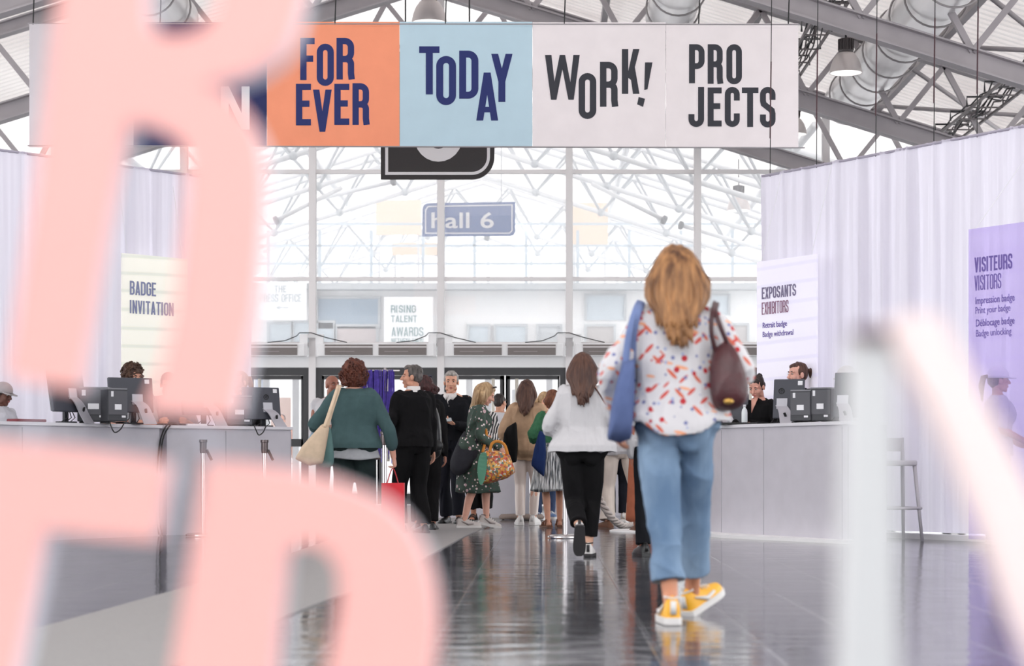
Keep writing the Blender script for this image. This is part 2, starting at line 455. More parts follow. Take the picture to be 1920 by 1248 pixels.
# carpet runner, straight left edge and slightly angled right edge, widening toward the doors
carpet = mat('carpet', (148, 145, 144), .95, noise=.06, nscale=60, bump=.3, bscale=400)
mb = MB(); mb.prism([(-2.35, 4, .0), (-1.42, 4, .0), (-1.18, 9.1, .0), (-1.06, 11.0, .0), (-.87, 15.2, .0), (-.76, 19.2, .0), (-.46, 26.4, .0), (-.35, 33.4, .0), (-4.2, 33.4, .0), (-4.2, 25.5, 0), (-1.95, 20.3, .0), (-1.98, 14.0, 0), (-2.02, 11.2, .0), (-2.14, 8.5, .0)], (0, 0, .008))
o = mb.build('carpet_runner', carpet); tag(o, 'pale grey carpet runner on the dark floor leading to the doors', 'carpet')

# ------------------------------------------------------------------ glass facade
YF = 33.6; MX = [GX(346 + 240.4 * i, YF) for i in range(-2, 8)]
zt = {k: ZY(v, YF) for k, v in dict(a=322, b=523, c=645, d=669, e=689).items()}
AX = -1.75                       # hall axis
def chord_z(x): return 7.63 - .31 * abs(x - AX)
def roof_z(x): return chord_z(x) + 1.42
for i in range(len(MX) - 1):
    x0, x1 = MX[i], MX[i + 1]; xm = (x0 + x1) / 2
    mb = MB(); mw = .118
    zr = roof_z(x0) - .1
    mb.bb((x0 - mw / 2, YF - .09, 0), (x0 + mw / 2, YF + .09, zr))
    for z in (zt['a'], zt['b'], zt['c']): mb.bb((x0 + mw / 2, YF - .035, z - .035), (x1 - mw / 2, YF + .035, z + .035))
    o = mb.build('window_%d' % (i + 1), white_metal)
    MB().bb((x0 + mw / 2, YF - .05, zt['e']), (x1 - mw / 2, YF + .05, zt['d'])).build('lintel', white_paint, o)
    tag(o, None, None, kind='structure')
    zs = [zt['d'], zt['c'], zt['b'], zt['a']]
    for j in range(3):
        MB().bb((x0 + mw / 2, YF - .006, zs[j] + .035), (x1 - mw / 2, YF + .006, zs[j + 1] - .035)).build('window_pane', pane_veiled, o)
    xa, xb = x0 + mw / 2, x1 - mw / 2
    mb = MB(); mb.prism([(xa, YF - .006, zt['a'] + .035), (xb, YF - .006, zt['a'] + .035), (xb, YF - .006, roof_z(xb) - .12), (xa, YF - .006, roof_z(xa) - .12)], (0, .012, 0))
    mb.build('window_pane', pane_veiled, o)
    # double door of the bay
    zd = zt['e']; d = MB(); fw = .1
    d.bb((xa, YF - .05, 0), (xa + fw, YF + .05, zd)); d.bb((xb - fw, YF - .05, 0), (xb, YF + .05, zd)); d.bb((xa + fw, YF - .05, zd - .13), (xb - fw, YF + .05, zd))
    dr = d.build('door_%d' % (i + 1), dark_metal); tag(dr, None, None, kind='structure')
    for s in (-1, 1):
        l = MB(); a, b2 = (xa + fw + .005, xm - .01) if s < 0 else (xm + .01, xb - fw - .005)
        st = .075
        l.bb((a, YF - .03, .02), (a + .03, YF + .03, zd - .135)); l.bb((b2 - .03, YF - .03, .02), (b2, YF + .03, zd - .135))
        if s < 0: l.bb((b2 - st, YF - .03, .02), (b2, YF + .03, zd - .135))
        else: l.bb((a, YF - .03, .02), (a + st, YF + .03, zd - .135))
        l.bb((a, YF - .03, .02), (b2, YF + .03, .2)); l.bb((a, YF - .03, zd - .2), (b2, YF + .03, zd - .135)); l.bb((a, YF - .03, 1.0), (b2, YF + .03, 1.13))
        lo = l.build('door_leaf', dark_metal, dr)
        MB().bb((a + .03, YF - .004, .2), (b2 - .03, YF + .004, zd - .2)).build('glass', pane_clear, lo)
        hx = xm + s * .2
        h = MB(); h.tube([(hx, YF - .1, .75), (hx, YF - .1, 2.15)], .028, 10)
        for z in (.9, 2.0): h.bar((hx, YF - .1, z), (hx, YF - .03, z), .02, .02)
        h.build('handle', mat('cream_metal', (214, 208, 196), .4), lo, True)
# air curtains over the doors
mesh_grey = mat('heater_mesh', (128, 120, 118), .6, noise=.12, nscale=90, stretch=(1, 1, 12))
acur = None
for i in range(1, 6):
    xm = (MX[i + 1] + MX[i + 2]) / 2
    lab = ['white air heater over the far left door, mostly behind a pink letter', 'white air heater with two grey grilles above the woman in teal', 'white air heater above the navy sweater man and the beige blouse woman', 'white air heater above the door hidden by the flowered blouse', 'white air heater above the far right door behind the white curtain'][i - 1]
    a = thing('air_heater', lab, 'heater', (xm, YF - .13, zt['d']), group='air heaters over the entrance doors')
    wd = 1.96; hh = zt['c'] - zt['d']
    b = MB(); b.bb((xm - wd / 2, YF - .24, zt['d']), (xm + wd / 2, YF - .055, zt['c'])); b.build('housing', white_paint, a, bevel=.008)
    for s in (-1, 1):
        g = MB()
        x0, x1 = (xm - wd / 2 + .12, xm - .05) if s < 0 else (xm + .05, xm + wd / 2 - .12)
        g.bb((x0, YF - .252, zt['d'] + .02), (x1, YF - .24, zt['c'] - .02)); gr = g.build('grille', mesh_grey, a)
        MB().bb((x0, YF - .262, zt['d'] + hh * .68), (x1, YF - .252, zt['d'] + hh * .76)).build('rail', white_metal, gr)
        MB().bb((x0 + .1, YF - .258, zt['d'] + hh * .34), (x0 + .5, YF - .252, zt['d'] + hh * .4)).build('slot', mat('slot_grey', (160, 152, 150), .6), gr)
# brackets with cable tails at the mullions
for i in range(2, 7):
    x = MX[i]
    lab = {3: 'white cable box on the mullion left of the teal sweater woman', 4: 'white cable box on the mullion above the man in the navy sweater', 5: 'white cable box on the mullion above the white sweater woman'}.get(i, ('white cable box on the mullion hidden behind the pink R' if i == 2 else 'white cable box on the mullion behind the flowered blouse woman'))
    b = thing('cable_box', lab, 'cable box', (x, YF - .1, zt['c']), group='cable boxes on the facade mullions')
    q = MB(); q.bb((x - .2, YF - .2, zt['d'] + .0), (x - .07, YF - .1, zt['c'] + .16)); q.bb((x + .07, YF - .2, zt['d']), (x + .2, YF - .1, zt['c'] + .16)); q.bb((x - .2, YF - .16, zt['c'] + .1), (x + .2, YF - .1, zt['c'] + .16))
    q.build('housing', white_paint, b)
    q = MB(); q.tube([(x - .75, YF - .15, zt['c'] + .02), (x - .45, YF - .16, zt['c'] + .05), (x - .25, YF - .17, zt['c'] + .13), (x - .2, YF - .21, zt['c'] + .18), (x, YF - .21, zt['c'] + .18), (x + .25, YF - .2, zt['c'] + .1), (x + .6, YF - .15, zt['c'] + .02)], .008, 6)
    q.build('cable', black_mat, b, True)

# ------------------------------------------------------------------ roof and trusses of the near hall
def roof_mat(name='roof_sheet', tr=.21):
    m, nt, b, out = node_mat(name); g = NT(nt); nt.nodes.remove(b)
    n = g.tex('Noise', g.obj((1, .4, 1)), 1.1); c = g.mix(n.outputs[0], lin((214, 206, 204)), lin((240, 236, 234)))
    d = g.n('ShaderNodeBsdfDiffuse'); t = g.n('ShaderNodeBsdfTranslucent'); mx = g.n('ShaderNodeMixShader'); mx.inputs[0].default_value = tr
    g.l(c, d.inputs[0]); g.l(c, t.inputs[0]); g.l(d.outputs[0], mx.inputs[1]); g.l(t.outputs[0], mx.inputs[2]); g.l(mx.outputs[0], out.inputs[0]); return m
def roof_side(sign):
    prof = []; y = 1.0; k = 0
    zz = (0, 0, .055, .055)
    dy = (.0, .09, .11, .2)
    while y < 34.0:
        for a, b in zip(dy, zz): prof.append((y + a, b))
        y += .22
    vs = []; fs = []
    for (y, z) in prof:
        for x in (0, 12.5):
            vs.append((AX + sign * x, y, 9.07 - .31 * x + z))
    for i in range(len(prof) - 1): fs.append((2 * i, 2 * i + 1, 2 * i + 3, 2 * i + 2))
    m = MB(); m.add(vs, fs); return m
roof_m = roof_mat()
m = roof_side(1); m2 = roof_side(-1); m.add(m2.v, m2.f)
tag(m.build('ceiling', roof_m), 'pale corrugated metal roof of the hall', 'ceiling', kind='structure')
purlin_m = grey_metal
PX = [-9.5, -6.6, -4.0, 1.0, 3.2, 5.6, 7.6]
plab = ['far left slope behind the pink letter', 'left slope above the dark banner panel', 'left slope above the orange panel', 'first right of the ridge', 'right slope beside the second duct', 'right slope beside the bright silver duct', 'lowest on the right slope near the curtain']
for i, x in enumerate(PX):
    q = MB(); q.bb((x - .05, 22, roof_z(x) - .16), (x + .05, 33.4, roof_z(x) - .02))
    tag(q.build('roof_purlin', grey_metal), 'grey purlin under the roof sheet, ' + plab[i], 'roof beam', 'purlins under the roof')
def i_beam(mb, p0, p1, h, w, t=.022):
    p0, p1 = Vector(p0), Vector(p1); up = Vector((0, 0, 1))
    d = (p1 - p0).normalized(); n = Vector((0, 1, 0)).cross(d); n = n if n.z > 0 else -n
    for k in (-1, 1): mb.bar(p0 + n * (k * (h - t) / 2), p1 + n * (k * (h - t) / 2), w, t, n)
    mb.bar(p0, p1, t, h, n)
def near_truss(Y, lab):
    t = thing('roof_truss', lab, 'roof truss', (AX, Y, 7.63), group='grey steel roof trusses')
    for s in (-1, 1):
        e = 12.3
        q = MB(); i_beam(q, (AX, Y, 7.63), (AX + s * e, Y, 7.63 - .31 * e), .26, .22); q.build('bottom_chord', grey_metal, t)
        q = MB(); i_beam(q, (AX, Y, 8.83), (AX + s * e, Y, 8.83 - .31 * e), .2, .18); q.build('top_chord', grey_metal, t)
        st = 1.32; k = 0; x = .25
        while x + st < e:
            b0 = (AX + s * x, Y, chord_z(AX + s * x) + .1); b1 = (AX + s * (x + st * .5), Y, chord_z(AX + x + st * .5) + 1.12); b2 = (AX + s * (x + st), Y, chord_z(AX + x + st) + .1)
            for a, b in ((b0, b1), (b1, b2)):
                MB().bar(a, b, .075, .075, (0, 1, 0)).build('web_brace', grey_metal, t)
            x += st
    return t
near_truss(23.5, 'nearest grey roof truss, long beam over the bell lamp at upper right')
near_truss(28.4, 'second grey roof truss, behind the banner and the lamp')
near_truss(33.2, 'grey roof truss standing against the glass facade')
# wind bracing rods
for i, (a, b) in enumerate((((5.2, 24.2, roof_z(5.2) - .25), (8.6, 28.2, roof_z(8.6) - .25)), ((4.9, 28.6, roof_z(4.9) - .25), (8.6, 33, roof_z(8.6) - .25)), ((8.4, 24.2, roof_z(8.4) - .25), (5.0, 28.2, roof_z(5.0) - .25)), ((8.4, 28.6, roof_z(8.4) - .25), (4.9, 33, roof_z(4.9) - .25)))):
    tag(MB().tube([a, b], .035, 8).build('bracing_rod', grey_metal, None, True), ['slanting roof rod right of the bright duct, near bay, falling right', 'slanting roof rod beyond the second truss, falling right', 'slanting roof rod in the near bay, falling left', 'slanting roof rod beyond the second truss, falling left'][i], 'roof rod', 'roof bracing rods')

tag(MB().bb((-14, -6.2, 0), (14, -6, 9.2)).build('added_wall_back', mat('added_wall_grey', (196, 194, 196), .8)), 'plain pale wall behind the camera', 'wall', kind='structure')  # unseen wall, put in to cut the daylight on the big letters
# spiral ducts
duct_m = mat('duct_metal', (236, 234, 234), .3, .7, noise=.12, nscale=3, bump=.12, bscale=4, stretch=(1, .15, 1))
def duct(X, Z, y0, y1, r, lab):
    t = thing('ventilation_duct', lab, 'duct', (X, y1, Z), group='silver ventilation ducts')
    q = MB(); pr = []; y = y0
    while y < y1:
        pr += [(r, y)]; y += .5
    pr += [(r, y1), (r * .93, y1), (r * .93, y1 - .1), (0.01, y1 - .1)]
    rings = [[Vector((X + a * math.cos(2 * PI * j / 40), b, Z + a * math.sin(2 * PI * j / 40))) for j in range(40)] for a, b in pr]
    q.loft(rings); q.build('duct_tube', duct_m, t, True, sharp=50)
    y = y0 + .5
    while y < y1 - .2:
        q = MB(); q.tube([(X + (r + .03) * math.cos(2 * PI * j / 28), y + .05 * math.sin(2 * PI * j / 28), Z + (r + .03) * math.sin(2 * PI * j / 28) - .02) for j in range(29)], .013, 6)
        q.build('hoop', mat('hoop_grey', (160, 155, 155), .5), t, True); y += 1.05
    return t
duct(4.78, 6.42, 22.5, 31.2, .36, 'bright silver duct with hoops running under the roof at upper right')
duct(1.78, 7.02, 22.5, 28.0, .34, 'silver duct with hoops above the seam between the two white banner panels')
duct(-5.24, 7.02, 22.5, 28.0, .34, 'silver duct showing in the hole of the pink upper letter')

# bell lamps
lamp_shell = mat('lamp_shell', (206, 198, 196), .35, .4)
lamp_in = mat('lamp_inside', (245, 245, 245), .4); _e = lamp_in.node_tree.nodes['Principled BSDF']; _e.inputs['Emission Color'].default_value = (1, .97, .94, 1); _e.inputs['Emission Strength'].default_value = .5
def bell(X, Y, zb, r, lab, cab):
    t = thing('bell_lamp', lab, 'lamp', (X, Y, zb), group='bell lamps under the roof')
    c = (X, Y, zb)
    q = MB(); k = r / .225
    pr = [(.225, 0), (.222, .03), (.205, .1), (.175, .17), (.125, .235), (.07, .265), (.065, .262), (.12, .228), (.168, .165), (.198, .1), (.214, .03), (.215, 0)]
    q.lathe([(a * k, b * k * 1.12) for a, b in pr] + [(.225 * k, 0)], c, 32, False); q.build('shade', lamp_shell, t, True, sharp=60)
    q = MB(); q.lathe([(0, .002), (.214 * k, .002), (.214 * k, .012 * k), (0, .012 * k)], c, 32); q.build('diffuser', lamp_in, t)
    q = MB(); q.lathe([(.06 * k, .26 * k), (.1 * k, .285 * k), (.105 * k, .31 * k), (.09 * k, .32 * k)], c, 24); q.lathe([(.09 * k, .3 * k), (.1 * k, .31 * k), (.09 * k, .47 * k), (.05 * k, .48 * k)], c, 24)
    for j in range(16):
        a = 2 * PI * j / 16; q.box((X + .1 * k * math.cos(a), Y + .1 * k * math.sin(a), zb + .39 * k), (.02 * k, .012 * k, .15 * k), Matrix.Rotation(a, 3, 'Z'))
    q.build('ballast_housing', mat('ballast', (70, 64, 64), .5), t)
    MB().tube([(X, Y, zb + .47 * k), (X, Y, zb + cab)], .014, 8).build('hanger', black_mat, t, True)
bell(GX(1586, 26), 26, ZY(137, 26), .215, 'large grey bell lamp hanging beside the bright duct at upper right', .95)
bell(GX(805, 29), 29, ZY(43, 29), .26, 'pale bell lamp above the light blue banner panel', 1.2)
bell(GX(1489, 31), 31, ZY(252, 31), .2, 'pale bell lamp half hidden behind the right end of the banner', 1.9)

# cable trays
def tray(X, z, y0, y1, lab, w=.3):
    t = thing('cable_tray', lab, 'cable tray', (X, y0, z))
    q = MB()
    for s in (-1, 1): q.bb((X + s * w / 2 - .015, y0, z - .015), (X + s * w / 2 + .015, y1, z + .02))
    y = y0
    while y < y1: q.bb((X - w / 2, y, z - .03), (X + w / 2, y + .018, z - .012)); y += .9
    q.build('ladder', mat('tray_steel', (120, 114, 114), .5, .4), t)
    for k in range(9):
        q = MB(); pts = []; y = y0
        while y <= y1 + .01: pts.append((X + (k - 4) * .03 + rnd.uniform(-.03, .03), y, z + .03 + rnd.uniform(-.05, .16))); y += .45
        q.tube(pts, .011, 6); q.build('cable', (black_mat, mat('wire_grey', (120, 112, 112), .6), dark_metal)[k % 3], t, True)
    y = y0 + .3
    while y < y1:
        MB().tube([(X - w / 2 - .05, y, z + .02), (X - w / 2 - .05, y, z + .16), (X + w / 2 + .05, y, z + .16), (X + w / 2 + .05, y, z + .02)], .014, 6).build('bracket', dark_metal, t); y += 1.1
tray(3.62, 6.42, 22.6, 33, 'cable ladder with black wires left of the bell lamp at upper right')
tray(6.1, 5.62, 22.6, 32, 'cable ladder with loose wires above the curtain at far right', .4)

# ------------------------------------------------------------------ hanging banner
YB = 21.5; sB = F / YB
bt = thing('hanging_banner', 'long hanging banner of coloured cloth panels with words, below the roof', 'banner', (GX(776, YB), YB, ZY(274, YB)))
def cloth_banner(name, rgb): return mat(name, rgb, .85, noise=.025, nscale=4, bump=.12, bscale=500)
def panel(x0, x1, y0, y1, rgb, nm, label):
    q = MB(); nx, nz = 16, 10; g = []
    for k, off in enumerate((0, .006)):
        for j in range(nz + 1):
            for i in range(nx + 1):
                u, v = i / nx, j / nz
                x = GX(x0 + (x1 - x0) * u, YB); z = ZY(y1 + (y0 - y1) * v, YB)
                g.append((x, YB + off + .0012 * math.sin(u * 5 + v * 3), z))
    n = (nx + 1) * (nz + 1); fs = []
    for j in range(nz):
        for i in range(nx):
            a = j * (nx + 1) + i; f = (a, a + 1, a + nx + 2, a + nx + 1); fs += [f, tuple(n + k for k in reversed(f))]
    q.add(g, fs)
    # the hems wrapped round the rods
    for yy in (y0 + 4, y1 - 4): q.bb((GX(x0, YB), YB - .003, ZY(yy + 4, YB)), (GX(x1, YB), YB - .0015, ZY(yy - 4, YB)))
    o = q.build('banner_panel', cloth_banner(nm, rgb), bt); o['label'] = label; return o
navy_rgb = (38, 50, 104); coal_rgb = (56, 58, 66)
panel(55, 250, 43, 276, (206, 200, 204), 'cloth_pale', 'pale panel behind the pink letter')
pn = panel(250.5, 500, 42, 275, (40, 46, 92), 'cloth_navy', 'navy panel with white lettering')
po = panel(500.5, 749, 41, 274, (248, 156, 120), 'cloth_orange', 'orange panel reading FOR EVER')
pb = panel(749.5, 998, 41, 274, (188, 213, 225), 'cloth_blue', 'light blue panel reading TODAY')
pw = panel(998.5, 1248, 42, 275, (238, 230, 231), 'cloth_white', 'white panel reading WORK!')
pp = panel(1248.6, 1497, 44, 277, (238, 230, 231), 'cloth_white', 'white panel reading PROJECTS')
q = MB(); q.tube([(GX(52, YB), YB, ZY(273, YB)), (GX(1509, YB), YB, ZY(277, YB))], .008, 8); q.tube([(GX(52, YB), YB, ZY(44, YB)), (GX(1499, YB), YB, ZY(46, YB))], .008, 8)
q.build('rod', mat('rod_grey', (150, 145, 148), .5), bt, True)
for x in (62, 300, 628, 835, 1058, 1310, 1478):
    MB().tube([(GX(x, YB), YB, ZY(46, YB)), (GX(x, YB) + .1, YB, 8.4)], .007, 6).build('wire', black_mat, bt)
MBn = Matrix.Translation((0, YB - .0025, 0))
def bletters(items, par, m, w, nm='lettering'):
    q = MB()
    for c, x0, y0, x1, y1 in items:
        put_glyph(q, c, GX(x0, YB), ZY(y1, YB), (x1 - x0) / sB, (y1 - y0) / sB, w / sB, MBn, .0004)
    q.build(nm, m, par)
navy_ink = mat('navy_ink', (36, 46, 104), .8); coal_ink = mat('coal_ink', (54, 55, 62), .8); white_ink = mat('white_ink', (230, 228, 230), .8)
bletters([('F', 563, 71, 590, 150), ('O', 594, 82, 626, 161), ('R', 631, 71, 664, 149), ('E', 555, 157, 583, 235), ('V', 587, 168, 622, 247), ('E', 627, 157, 655, 234), ('R', 661, 156, 692, 234)], po, navy_ink, 11.8)
bletters([('T', 786, 87, 824, 177), ('O', 818, 105, 855, 197), ('D', 861, 95, 897, 185), ('A', 893, 136, 934, 226), ('Y', 921, 101, 961, 191)], pb, navy_ink, 13)
bletters([('W', 1022, 103, 1087, 187), ('O', 1085, 137, 1118, 223), ('R', 1125, 116, 1158, 200), ('K', 1166, 92, 1199, 176), ('!', 1194, 117, 1222, 198)], pw, coal_ink, 12)
bletters([('P', 1292, 83, 1321, 156), ('R', 1327, 83, 1355, 157), ('O', 1362, 83, 1391, 158), ('J', 1291, 163, 1320, 238), ('E', 1327, 164, 1353, 237), ('C', 1359, 163, 1387, 238), ('T', 1391, 164, 1422, 238), ('S', 1425, 163, 1454, 239)], pp, coal_ink, 11)
bletters([('N', 414, 162, 468, 243)], pn, white_ink, 15)

# black hall-number plate hanging behind the banner
Y6 = 25.0; s6 = F / Y6
t = thing('hall_number_sign', 'black hanging plate with a white line and numeral, half hidden below the banner', 'sign', (GX(820, Y6), Y6, ZY(336, Y6)))
def v6(x, y, d=0): return Vector((GX(x, Y6), Y6 + d, ZY(y, Y6)))
out = [(714, 84), (927, 84), (927, 294)] + [(885 + 42 * math.cos(R(a)), 294 + 42 * math.sin(R(a))) for a in range(10, 91, 10)] + [(714, 336)]
MB().prism([v6(*p) for p in out], (0, .04, 0)).build('plate', mat('plate_black', (52, 49, 50), .6, noise=.05, nscale=60), t)
inn = [(725, 94), (916, 94), (916, 294)] + [(885 + 31 * math.cos(R(a)), 294 + 31 * math.sin(R(a))) for a in range(10, 91, 10)] + [(725, 325)]
q = MB()
for qd in stroke_quads([(GX(x, Y6), ZY(y, Y6)) for x, y in inn], True, 5.5 / s6):
    pts = [Vector((p.x, Y6 - .004, p.y)) for p in qd]; q.prism(pts, (0, .004, 0))
q.build('border_line', white_ink, t)
q = MB(); six = [(822 + 33 * math.cos(R(a)), 257 + 34 * math.sin(R(a))) for a in range(0, 360, 15)]
for qd in stroke_quads([(GX(x, Y6), ZY(y, Y6)) for x, y in six], True, 24 / s6): q.prism([Vector((p.x, Y6 - .006, p.y)) for p in qd], (0, .006, 0))
six2 = [(789, 257)] + [(789 + 62 - 62 * math.cos(R(a)), 250 - 90 * math.sin(R(a))) for a in range(0, 80, 10)]
for qd in stroke_quads([(GX(x, Y6), ZY(y, Y6)) for x, y in six2], False, 24 / s6): q.prism([Vector((p.x, Y6 - .006, p.y)) for p in qd], (0, .006, 0))
q.build('numeral', white_ink, t)
for x in (760, 880): MB().tube([v6(x, 84, .02), Vector((GX(x, Y6), Y6 + .02, 8.3))], .01, 6).build('wire', black_mat, t)

# ------------------------------------------------------------------ curtains and their signs
def curtain_mat(name, rgb, tr=.45):
    m, nt, b, out = node_mat(name); g = NT(nt); nt.nodes.remove(b)
    n = g.tex('Noise', g.obj((14, 14, .15)), 1.6); n.inputs['Detail'].default_value = 3
    c = g.mix(n.outputs[0], lin(tuple(v - 10 for v in rgb)), lin(tuple(min(255, v + 6) for v in rgb)))
    d = g.n('ShaderNodeBsdfDiffuse'); t = g.n('ShaderNodeBsdfTranslucent'); mx = g.n('ShaderNodeMixShader'); mx.inputs[0].default_value = tr
    g.l(c, d.inputs[0]); g.l(c, t.inputs[0]); g.l(d.outputs[0], mx.inputs[1]); g.l(t.outputs[0], mx.inputs[2]); g.l(mx.outputs[0], out.inputs[0]); return m
cur_m = curtain_mat('curtain_cloth', (238, 234, 246))
class Line:
    def __init__(s, p, q):
        s.p = Vector(p); s.u = (Vector(q) - s.p).normalized(); s.n = Vector((s.u.y, -s.u.x))   # n looks to the camera side
        s.v = -s.n
    def at(s, x):
        k = (x - CX) / F
        return (k * s.p.y - s.p.x) / (s.u.x - k * s.u.y)
    def xy(s, t): return s.p + s.u * t
    def z(s, x, y): return ZY(y, s.xy(s.at(x)).y)
    def M(s, off=0.0):
        c = s.p + s.n * off
        return Matrix(((s.u.x, s.v.x, 0, c.x), (s.u.y, s.v.y, 0, c.y), (0, 0, 1, 0), (0, 0, 0, 1)))
    def shift(s, d): return Line(s.p + s.n * d, s.p + s.n * d + s.u)
def curtain(line, t0, t1, top, seed, lab):
    n = int((t1 - t0) / .025); nz = 14; g = random.Random(seed); q = MB()
    root = thing('curtain', lab, 'curtain', (*line.xy(t0), 0))
    ph = [g.uniform(0, 6.28) for _ in range(4)]
    vs = []
    for j in range(nz + 1):
        z = .06 + (top - .06) * j / nz; k = j / nz
        for i in range(n + 1):
            t = t0 + (t1 - t0) * i / n
            a = .035 * math.sin(t * 21 + ph[0] + .8 * math.sin(t * 3.1 + ph[1])) + .022 * math.sin(t * 37 + ph[2]) + .03 * math.sin(t * 8.3 + ph[3] + .5 * k)
            a *= (1 - .55 * k ** 6) * (.75 + .25 * math.sin(t * 2.3 + ph[1])); a += .006 * math.sin(t * 90 + z * 2)
            p = line.xy(t + .012 * math.sin(t * 17 + z)) + line.n * a
            vs.append((p.x, p.y, z - (.012 * abs(math.sin(t * 26)) if j == nz else 0)))
    fs = [(j * (n + 1) + i, j * (n + 1) + i + 1, (j + 1) * (n + 1) + i + 1, (j + 1) * (n + 1) + i) for j in range(nz) for i in range(n)]
    q.add(vs, fs); q.build('cloth', cur_m, root, True)
    a, b = line.xy(t0), line.xy(t1)
    MB().tube([(a.x, a.y, top - .02), (b.x, b.y, top - .02)], .014, 8).build('rail', mat('rail_lilac', (176, 170, 186), .5), root, True)
    return root
LR = Line((2.29, 20.7), (2.29 + .547, 20.7 - .837))
LL = Line((-5.45, 19.8), (-5.45 + .68, 19.8 + .73))
curtain(LR, 0, 6.2, 3.74, 3, 'tall white draped curtain behind the right-hand counter')
curtain(LL, -3.2, LL.at(468), 3.87, 5, 'tall white draped curtain behind the left-hand counter')
for ln, t0, t1, lab in ((LR, .2, 6.2, 'low white plinth along the foot of the right curtain'), (LL, -3.2, 3, 'low white plinth along the foot of the left curtain')):
    a = ln.xy(t0) + ln.n * .14; b = ln.xy(t1) + ln.n * .14
    tag(MB().bar((a.x, a.y, .025), (b.x, b.y, .025), .12, .05).build('curtain_plinth', white_paint), lab, 'plinth')
# thin black suspension wires
for i, (x, y) in enumerate(((1444, 320), (1531, 300), (1642, 283), (1751, 258), (1832, 240))):
    tt = LR.at(x); p = LR.xy(tt)
    lab = ['at its left corner, crossing the PROJECTS panel', 'left of the bell lamp', 'crossing the bright duct', 'right of the bright duct', 'nearest the right edge, with a knot'][i]
    w = thing('suspension_wire', 'thin black wire holding the curtain rail, ' + lab, 'wire', (p.x, p.y, 3.7), group='black wires holding the right curtain')
    MB().tube([(p.x, p.y, 3.7), (p.x + .02, p.y, 6.2), (p.x + .03, p.y, 9)], .0045, 6).build('cord', black_mat, w)
    MB().tube([(p.x, p.y, 4.1), (p.x + .01, p.y, 4.9)], .007, 6).build('sleeve', mat('wire_sleeve', (70, 40, 48), .6), w)

def sign_print_and_light(name, base, tint, tint2, ts=1.0, alpha=None):
    m, nt, b, out = node_mat(name); g = NT(nt)
    v = g.obj()
    n = g.tex('Noise', v, 1.3 * ts); n.inputs['Detail'].default_value = 1.5
    sep = g.n('ShaderNodeSeparateXYZ'); g.l(v, sep.inputs[0])
    w = g.tex('Wave', g.obj((.25, .25, 1), (0, .18, 0)), 1.7); w.wave_type = 'BANDS'; w.bands_direction = 'Z'; w.inputs['Distortion'].default_value = 1.6; w.inputs['Detail'].default_value = 1; w.inputs['Detail Scale'].default_value = .6  # slatted sunlight painted into the panel colour as bands
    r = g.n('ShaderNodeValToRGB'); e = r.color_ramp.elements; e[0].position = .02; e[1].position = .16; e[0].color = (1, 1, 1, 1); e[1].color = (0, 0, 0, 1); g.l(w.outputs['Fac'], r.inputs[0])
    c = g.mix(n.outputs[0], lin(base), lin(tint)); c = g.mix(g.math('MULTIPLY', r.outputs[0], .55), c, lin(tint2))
    g.l(c, b.inputs['Base Color']); b.inputs['Roughness'].default_value = .25
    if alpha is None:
        alpha = 1.0; g.l(c, b.inputs['Emission Color']); b.inputs['Emission Strength'].default_value = .13      # glow added to brighten the panel, no source inside
    if alpha is not None:
        nt.links.remove(out.inputs[0].links[0])
        tr = g.n('ShaderNodeBsdfTransparent'); tr.inputs[0].default_value = (*lin((238, 231, 253)), 1)
        tl = g.n('ShaderNodeBsdfTranslucent'); g.l(c, tl.inputs[0])
        mx0 = g.n('ShaderNodeMixShader'); mx0.inputs[0].default_value = .4; g.l(b.outputs[0], mx0.inputs[1]); g.l(tl.outputs[0], mx0.inputs[2])
        mx = g.n('ShaderNodeMixShader'); mx.inputs[0].default_value = alpha; g.l(tr.outputs[0], mx.inputs[1]); g.l(mx0.outputs[0], mx.inputs[2]); g.l(mx.outputs[0], out.inputs[0])
    return m
def sign(ln, xa, xb, ytop, zb, m, name, lab, back=.27):
    ta, tb = ln.at(xa), ln.at(xb); pa, pb_ = ln.xy(ta), ln.xy(tb); zt_ = ln.z(xa, ytop)
    r = thing(name, lab, 'sign', (pa.x, pa.y, zb))
    q = MB(); M = ln.M(); q.box(((ta + tb) / 2, .01, (zt_ + zb) / 2), (tb - ta, .02, zt_ - zb)); q.xform(M); q.build('panel', m, r)
    for s in (.08, .92):
        t_ = ta + (tb - ta) * s; p = ln.xy(t_); MB().tube([(p.x, p.y, zt_), (p.x - ln.n.x * back, p.y - ln.n.y * back, 3.7)], .003, 5).build('wire', paper, r)
    return r
def sword(ln, par, txt, xa, xb, ytop, ybot, m, wr=.2):
    """poster word spanning px xa..xb, with its left end between ytop and ybot"""
    ta, tb = ln.at(xa), ln.at(xb); z0, z1 = ln.z(xa, ybot), ln.z(xa, ytop)
    q = MB(); put_word(q, txt, ta, z0, z1 - z0, tb - ta, ln.M(.004), .002, wr); q.build('lettering', m, par)
def stext(ln, par, txt, xa, xb, ybase, px, m, bold=0):
    ta, tb = ln.at(xa), ln.at(xb); z0 = ln.z(xa, ybase); size = px / F * ln.xy(ta).y
    put_text('lettering', txt, size, ln.M(.004) @ Matrix.Translation((ta, 0, z0)), m, par, tb - ta, bold)
LE = LR.shift(.3)
ex = sign(LE, 1419, 1531, 491, 1.0, sign_print_and_light('sign_white', (255, 255, 255), (244, 240, 255), (236, 234, 248)), 'exhibitor_sign', 'white hanging sign reading EXPOSANTS EXHIBITORS above the seated staff')
ink_p = mat('ink_grey_purple', (128, 120, 148), .7); ink_v = mat('ink_violet', (112, 94, 168), .7); ink_b = mat('ink_blue', (136, 142, 176), .7)
